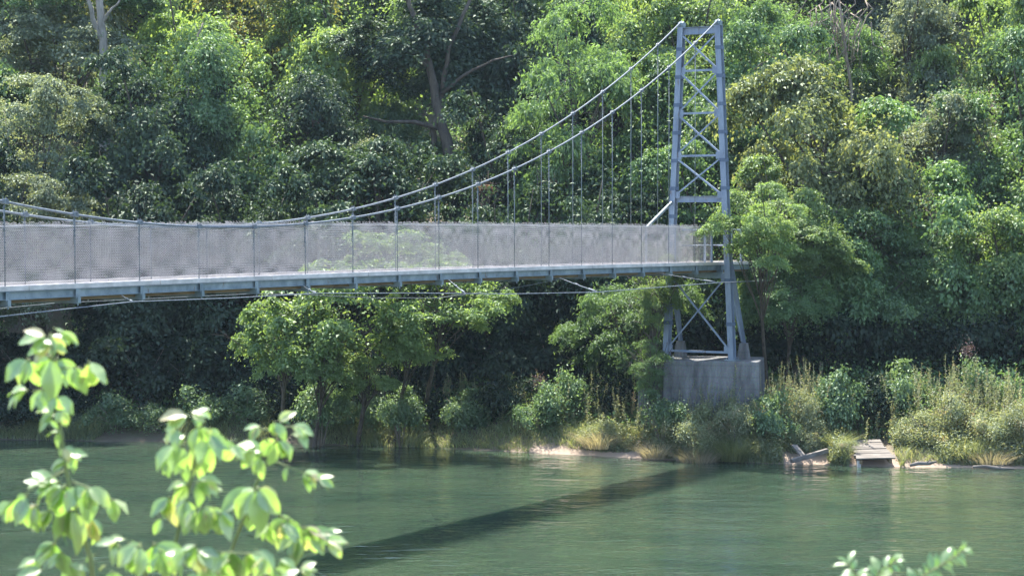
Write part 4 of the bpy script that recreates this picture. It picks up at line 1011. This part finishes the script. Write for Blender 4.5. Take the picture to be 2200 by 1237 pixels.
def sapling(label, Y, stems, nodes, seed, name='sapling', mat='fg_leaf', ppm=None, wr=.52):
    rv = random.Random(seed); b = P(stems[0][-1][0], stems[0][-1][1], Y); g = gz(b.x, Y)
    root = empty(name, (b.x, Y, g), label, 'sapling'); O = Vector(root.location)
    m = MB()
    for i, stt in enumerate(stems):
        pts = [P(q[0], q[1], Y + (q[3] if len(q) > 3 else 0)) - O for q in stt]; rad = [q[2] for q in stt]
        if i == 0: pts.append(Vector((0, 0, -.05))); rad.append(rad[-1] * 1.2)
        pp = []; rr = []
        for j in range(len(pts) - 1):
            for k in range(3): pp.append(pts[j].lerp(pts[j + 1], k / 3)); rr.append(rad[j] * (1 - k / 3) + rad[j + 1] * k / 3)
        pp.append(pts[-1]); rr.append(rad[-1]); m.tube(pp, rr, 7)
    lm = MB(); mpp = Y / F          # metres per photograph pixel
    if name == 'sapling': nodes = nodes + [(q[0] + rv.uniform(-24, 24), q[1] + rv.uniform(-8, 26), q[2] + rv.uniform(-40, 40), max(1, q[3] - 1), q[4] * .8, 35) for q in nodes if rv.random() < (.55 if q[1] < 1000 else .9)]
    for (px, py, a0, n, L, *rest) in nodes:
        """node: n leaflets fanned about image angle a0 (0 right, 90 down)"""
        fan = rest[0] if rest else 70; dy = rv.uniform(-.12, .12); bp0 = P(px, py, Y + dy) - O
        if n > 1: n += 2 if py > 1000 else 1
        for k in range(n):
            a = R(a0 + (0 if n == 1 else (k / (n - 1) - .5) * 2 * fan) + rv.uniform(-9, 9))
            d = Vector((math.cos(a), rv.uniform(-.55, .35), -math.sin(a)))
            nn = Vector((rv.uniform(-.5, .5), rv.uniform(-1.0, -.1), rv.uniform(.45, 1.1)))
            if abs(d.normalized().dot(nn.normalized())) > .93: nn = Vector((0.3, -1, .2))
            l_ = L * mpp * rv.uniform(.52, .92)
            m.tube([bp0, bp0 + d.normalized() * l_ * .12], [.0016, .0012], 5)
            big_leaf(lm, bp0 + d.normalized() * l_ * .1, d, nn, l_, l_ * wr * rv.uniform(.85, 1.15), rv.uniform(.3, 1.25), rv.uniform(.1, .5), rv=rv)
    m.build('stem', M['green_stem'], root, True)
    lo = lm.build('leaves', M[mat], root, True)
    return root

sapling('tall leafy sapling out of focus at the left edge', 4.3,
 [[(108, 715, .0025), (118, 800, .003), (128, 900, .0035), (140, 1000, .0045), (165, 1100, .005), (195, 1200, .006), (205, 1300, .007)],
  [(112, 760, .002), (60, 790, .0018), (25, 810, .0015)], [(118, 790, .002), (170, 790, .0018), (195, 800, .0014)], [(124, 830, .002), (70, 840, .0015)],
  [(140, 1010, .0022), (90, 1035, .0018), (55, 1060, .0014)], [(145, 1030, .0022), (200, 1050, .0018), (245, 1075, .0014)], [(170, 1110, .002), (120, 1160, .0016), (80, 1200, .0014)]],
 [(105, 722, 30, 2, 62, 30), (100, 722, 170, 3, 78, 35), (128, 712, 35, 2, 60, 20), (62, 770, 110, 3, 95, 35), (110, 765, 120, 2, 110, 25), (120, 770, 60, 2, 80, 30), (160, 785, 90, 2, 80, 20), (190, 775, 65, 2, 105, 18),
  (60, 838, 165, 2, 70, 20), (95, 835, 90, 2, 60, 30), (120, 850, 70, 2, 65, 30), (118, 885, 160, 2, 62, 25), (128, 880, 60, 2, 45, 35), (132, 930, 150, 2, 45, 40), (135, 960, 60, 2, 40, 50),
  (140, 975, 20, 3, 70, 35), (145, 990, 165, 2, 60, 20), (130, 1035, 165, 3, 90, 32), (60, 1062, 130, 3, 85, 30), (140, 1040, 95, 3, 100, 32), (185, 1045, 60, 3, 85, 35), (240, 1070, 60, 2, 75, 25), (110, 1095, 125, 2, 90, 22),
  (150, 1090, 100, 3, 110, 26), (195, 1110, 70, 2, 80, 30), (25, 1075, 120, 2, 80, 22), (120, 1165, 130, 3, 75, 40), (85, 1200, 140, 2, 80, 30), (205, 1190, 160, 1, 45), (150, 1210, 60, 3, 60, 40)], 21)
sapling('leafy sapling with a pointed top in the middle of the foreground group', 4.2,
 [[(420, 880, .002), (425, 950, .0028), (410, 1030, .0034), (390, 1110, .004), (372, 1180, .0045), (355, 1270, .005)],
  [(424, 940, .002), (380, 960, .0016), (355, 985, .0014)], [(425, 950, .002), (470, 950, .0018), (510, 945, .0014)], [(400, 1060, .002), (360, 1080, .0014)], [(395, 1090, .002), (440, 1090, .0015)]],
 [(410, 885, 20, 2, 55, 22), (405, 892, 165, 3, 68, 28), (425, 880, 350, 1, 40), (430, 915, 75, 3, 70, 40), (400, 935, 160, 2, 70, 20), (440, 930, 60, 3, 85, 38), (380, 955, 110, 3, 85, 38), (430, 955, 100, 3, 90, 30),
  (475, 945, 40, 2, 75, 22), (360, 985, 120, 2, 60, 30), (400, 985, 90, 2, 60, 35), (405, 1040, 160, 2, 60, 30), (420, 1035, 20, 3, 65, 40), (365, 1065, 115, 3, 80, 30), (400, 1070, 100, 2, 70, 30), (435, 1085, 60, 3, 75, 30), (420, 1100, 105, 2, 70, 25), (470, 1100, 50, 2, 70, 28), (350, 1110, 110, 1, 60)], 22)
sapling('leafy sapling with a bare lower stem at the right of the foreground group', 4.4,
 [[(590, 905, .002), (592, 950, .0022), (568, 1000, .003), (545, 1050, .0034), (520, 1120, .004), (490, 1200, .0045), (470, 1280, .005)],
  [(590, 920, .002), (630, 915, .0016), (655, 920, .0014)], [(590, 925, .002), (555, 920, .0014)], [(575, 985, .002), (640, 1010, .0016), (690, 1030, .0014)], [(535, 1090, .002), (600, 1105, .0018), (660, 1140, .0016), (700, 1160, .0014)]],
 [(598, 905, 330, 2, 45, 30), (590, 905, 80, 2, 55, 35), (560, 915, 150, 3, 58, 32), (625, 915, 10, 2, 58, 15), (640, 925, 30, 2, 60, 20), (595, 945, 60, 3, 75, 32), (590, 950, 115, 2, 65, 22), (550, 960, 160, 3, 70, 30), (560, 980, 110, 2, 65, 25),
  (620, 1000, 110, 1, 55), (650, 1015, 35, 3, 55, 25), (685, 1028, 10, 2, 45, 20), (548, 1045, 125, 3, 120, 26), (552, 1045, 65, 3, 105, 24), (480, 1090, 110, 1, 80), (600, 1105, 60, 3, 80, 30), (620, 1110, 100, 3, 75, 32), (665, 1135, 40, 3, 75, 28), (640, 1150, 110, 3, 70, 30),
  (700, 1160, 15, 2, 60, 20), (580, 1125, 110, 2, 70, 28), (690, 1150, 335, 1, 60)], 23)
sapling('low leafy sapling cut by the bottom edge between the taller ones', 4.0,
 [[(300, 1165, .0025), (312, 1220, .003), (318, 1290, .004)], [(312, 1215, .002), (400, 1180, .002), (470, 1185, .0016), (560, 1190, .0014)], [(316, 1240, .0022), (250, 1165, .0016)], [(320, 1270, .002), (600, 1230, .0016)]],
 [(255, 1160, 140, 2, 60, 30), (275, 1165, 40, 2, 65, 30), (300, 1170, 120, 3, 85, 32), (330, 1165, 60, 3, 95, 30), (345, 1180, 90, 3, 80, 30), (400, 1175, 110, 3, 70, 34), (440, 1180, 60, 3, 80, 30), (500, 1180, 110, 3, 95, 32), (530, 1185, 60, 2, 90, 28),
  (570, 1195, 110, 2, 60, 30), (600, 1200, 30, 3, 60, 30), (645, 1225, 350, 2, 60, 25), (420, 1225, 90, 3, 60, 40), (470, 1230, 120, 2, 70, 30), (640, 1222, 150, 1, 60), (240, 1225, 80, 2, 60, 30)], 24)
# bright twigs at the lower right
def twig(label, Y, path, seed):
    rv = random.Random(seed); nodes = []
    for i in range(len(path) - 1):
        (x0, y0, _), (x1, y1, _) = path[i][:3], path[i + 1][:3]; n = max(1, int(math.hypot(x1 - x0, y1 - y0) / 11)); ax = math.degrees(math.atan2(y0 - y1, x0 - x1))
        for k in range(n):
            t = k / n; x = x0 + (x1 - x0) * t; y = y0 + (y1 - y0) * t
            if y > 1300: continue
            nodes += [(x, y, ax + 50, 1, rv.uniform(34, 46)), (x, y, ax - 50, 1, rv.uniform(34, 46))]
    nodes.append((path[0][0], path[0][1], math.degrees(math.atan2(path[0][1] - path[1][1], path[0][0] - path[1][0])), 1, 34))
    return sapling(label, Y, [path], nodes, seed, name='twig', mat='fg_twig', wr=.46)
twig('bright leafy twig rising to the right in the lower right corner', 4.0, [(2070, 1182, .0012), (2030, 1208, .0016), (1990, 1232, .002), (1930, 1290, .003)], 31)
twig('short bright leafy twig at the bottom edge left of the taller twig', 4.1, [(1925, 1206, .0012), (1890, 1228, .0018), (1860, 1290, .0025)], 32)
twig('small curling leafy twig tip furthest left at the lower right bottom edge', 4.1, [(1822, 1212, .0012), (1840, 1236, .0018), (1860, 1290, .0025)], 33)

# ------------------------------------------------------------------ added thin haze, lifts the dark tones towards blue
m = MB(); m.box((0, 170, 20), (700, 540, 130))
hz = m.build('haze', None); tag(hz, 'thin added bluish haze that lifts the dark tones', 'haze', kind='stuff')
hm = bpy.data.materials.new('haze'); hm.use_nodes = True; hn = hm.node_tree; hn.nodes.remove(hn.nodes['Principled BSDF'])
pv = hn.nodes.new('ShaderNodeVolumePrincipled'); pv.inputs['Color'].default_value = (.62, .80, 1, 1); pv.inputs['Density'].default_value = .00014; pv.inputs['Anisotropy'].default_value = .2
hn.links.new(pv.outputs[0], hn.nodes['Material Output'].inputs['Volume']); hz.data.materials.append(hm)

# ------------------------------------------------------------------ groups of look-alikes
GR = {'broadleaf_tree': 'trees on the wooded hillside', 'overhanging_tree': 'trees leaning out over the water below the deck', 'leafy_tree': 'leafy trees beside the tower', 'feathery_tree': 'feathery trees left of the pier',
      'thicket': 'dark thickets in the shade of the bank', 'grass_clump': 'grass clumps at the waterline', 'sapling': 'foreground saplings at the lower left', 'twig': 'foreground twigs at the lower right',
      'driftwood_log': 'driftwood along the shore', 'flowering_weed': 'flowering weeds on the bank', 'withered_bough': 'withered boughs behind the hangers'}
for o in C.objects:
    if o.parent is None and 'category' in o and 'kind' not in o:
        k = o.name.split('.')[0]
        if k == 'bush': o['group'] = 'bushes in the sunlit clearing' if o.location.y > 80 else 'bushes along the river bank'
        elif k in GR: o['group'] = GR[k]
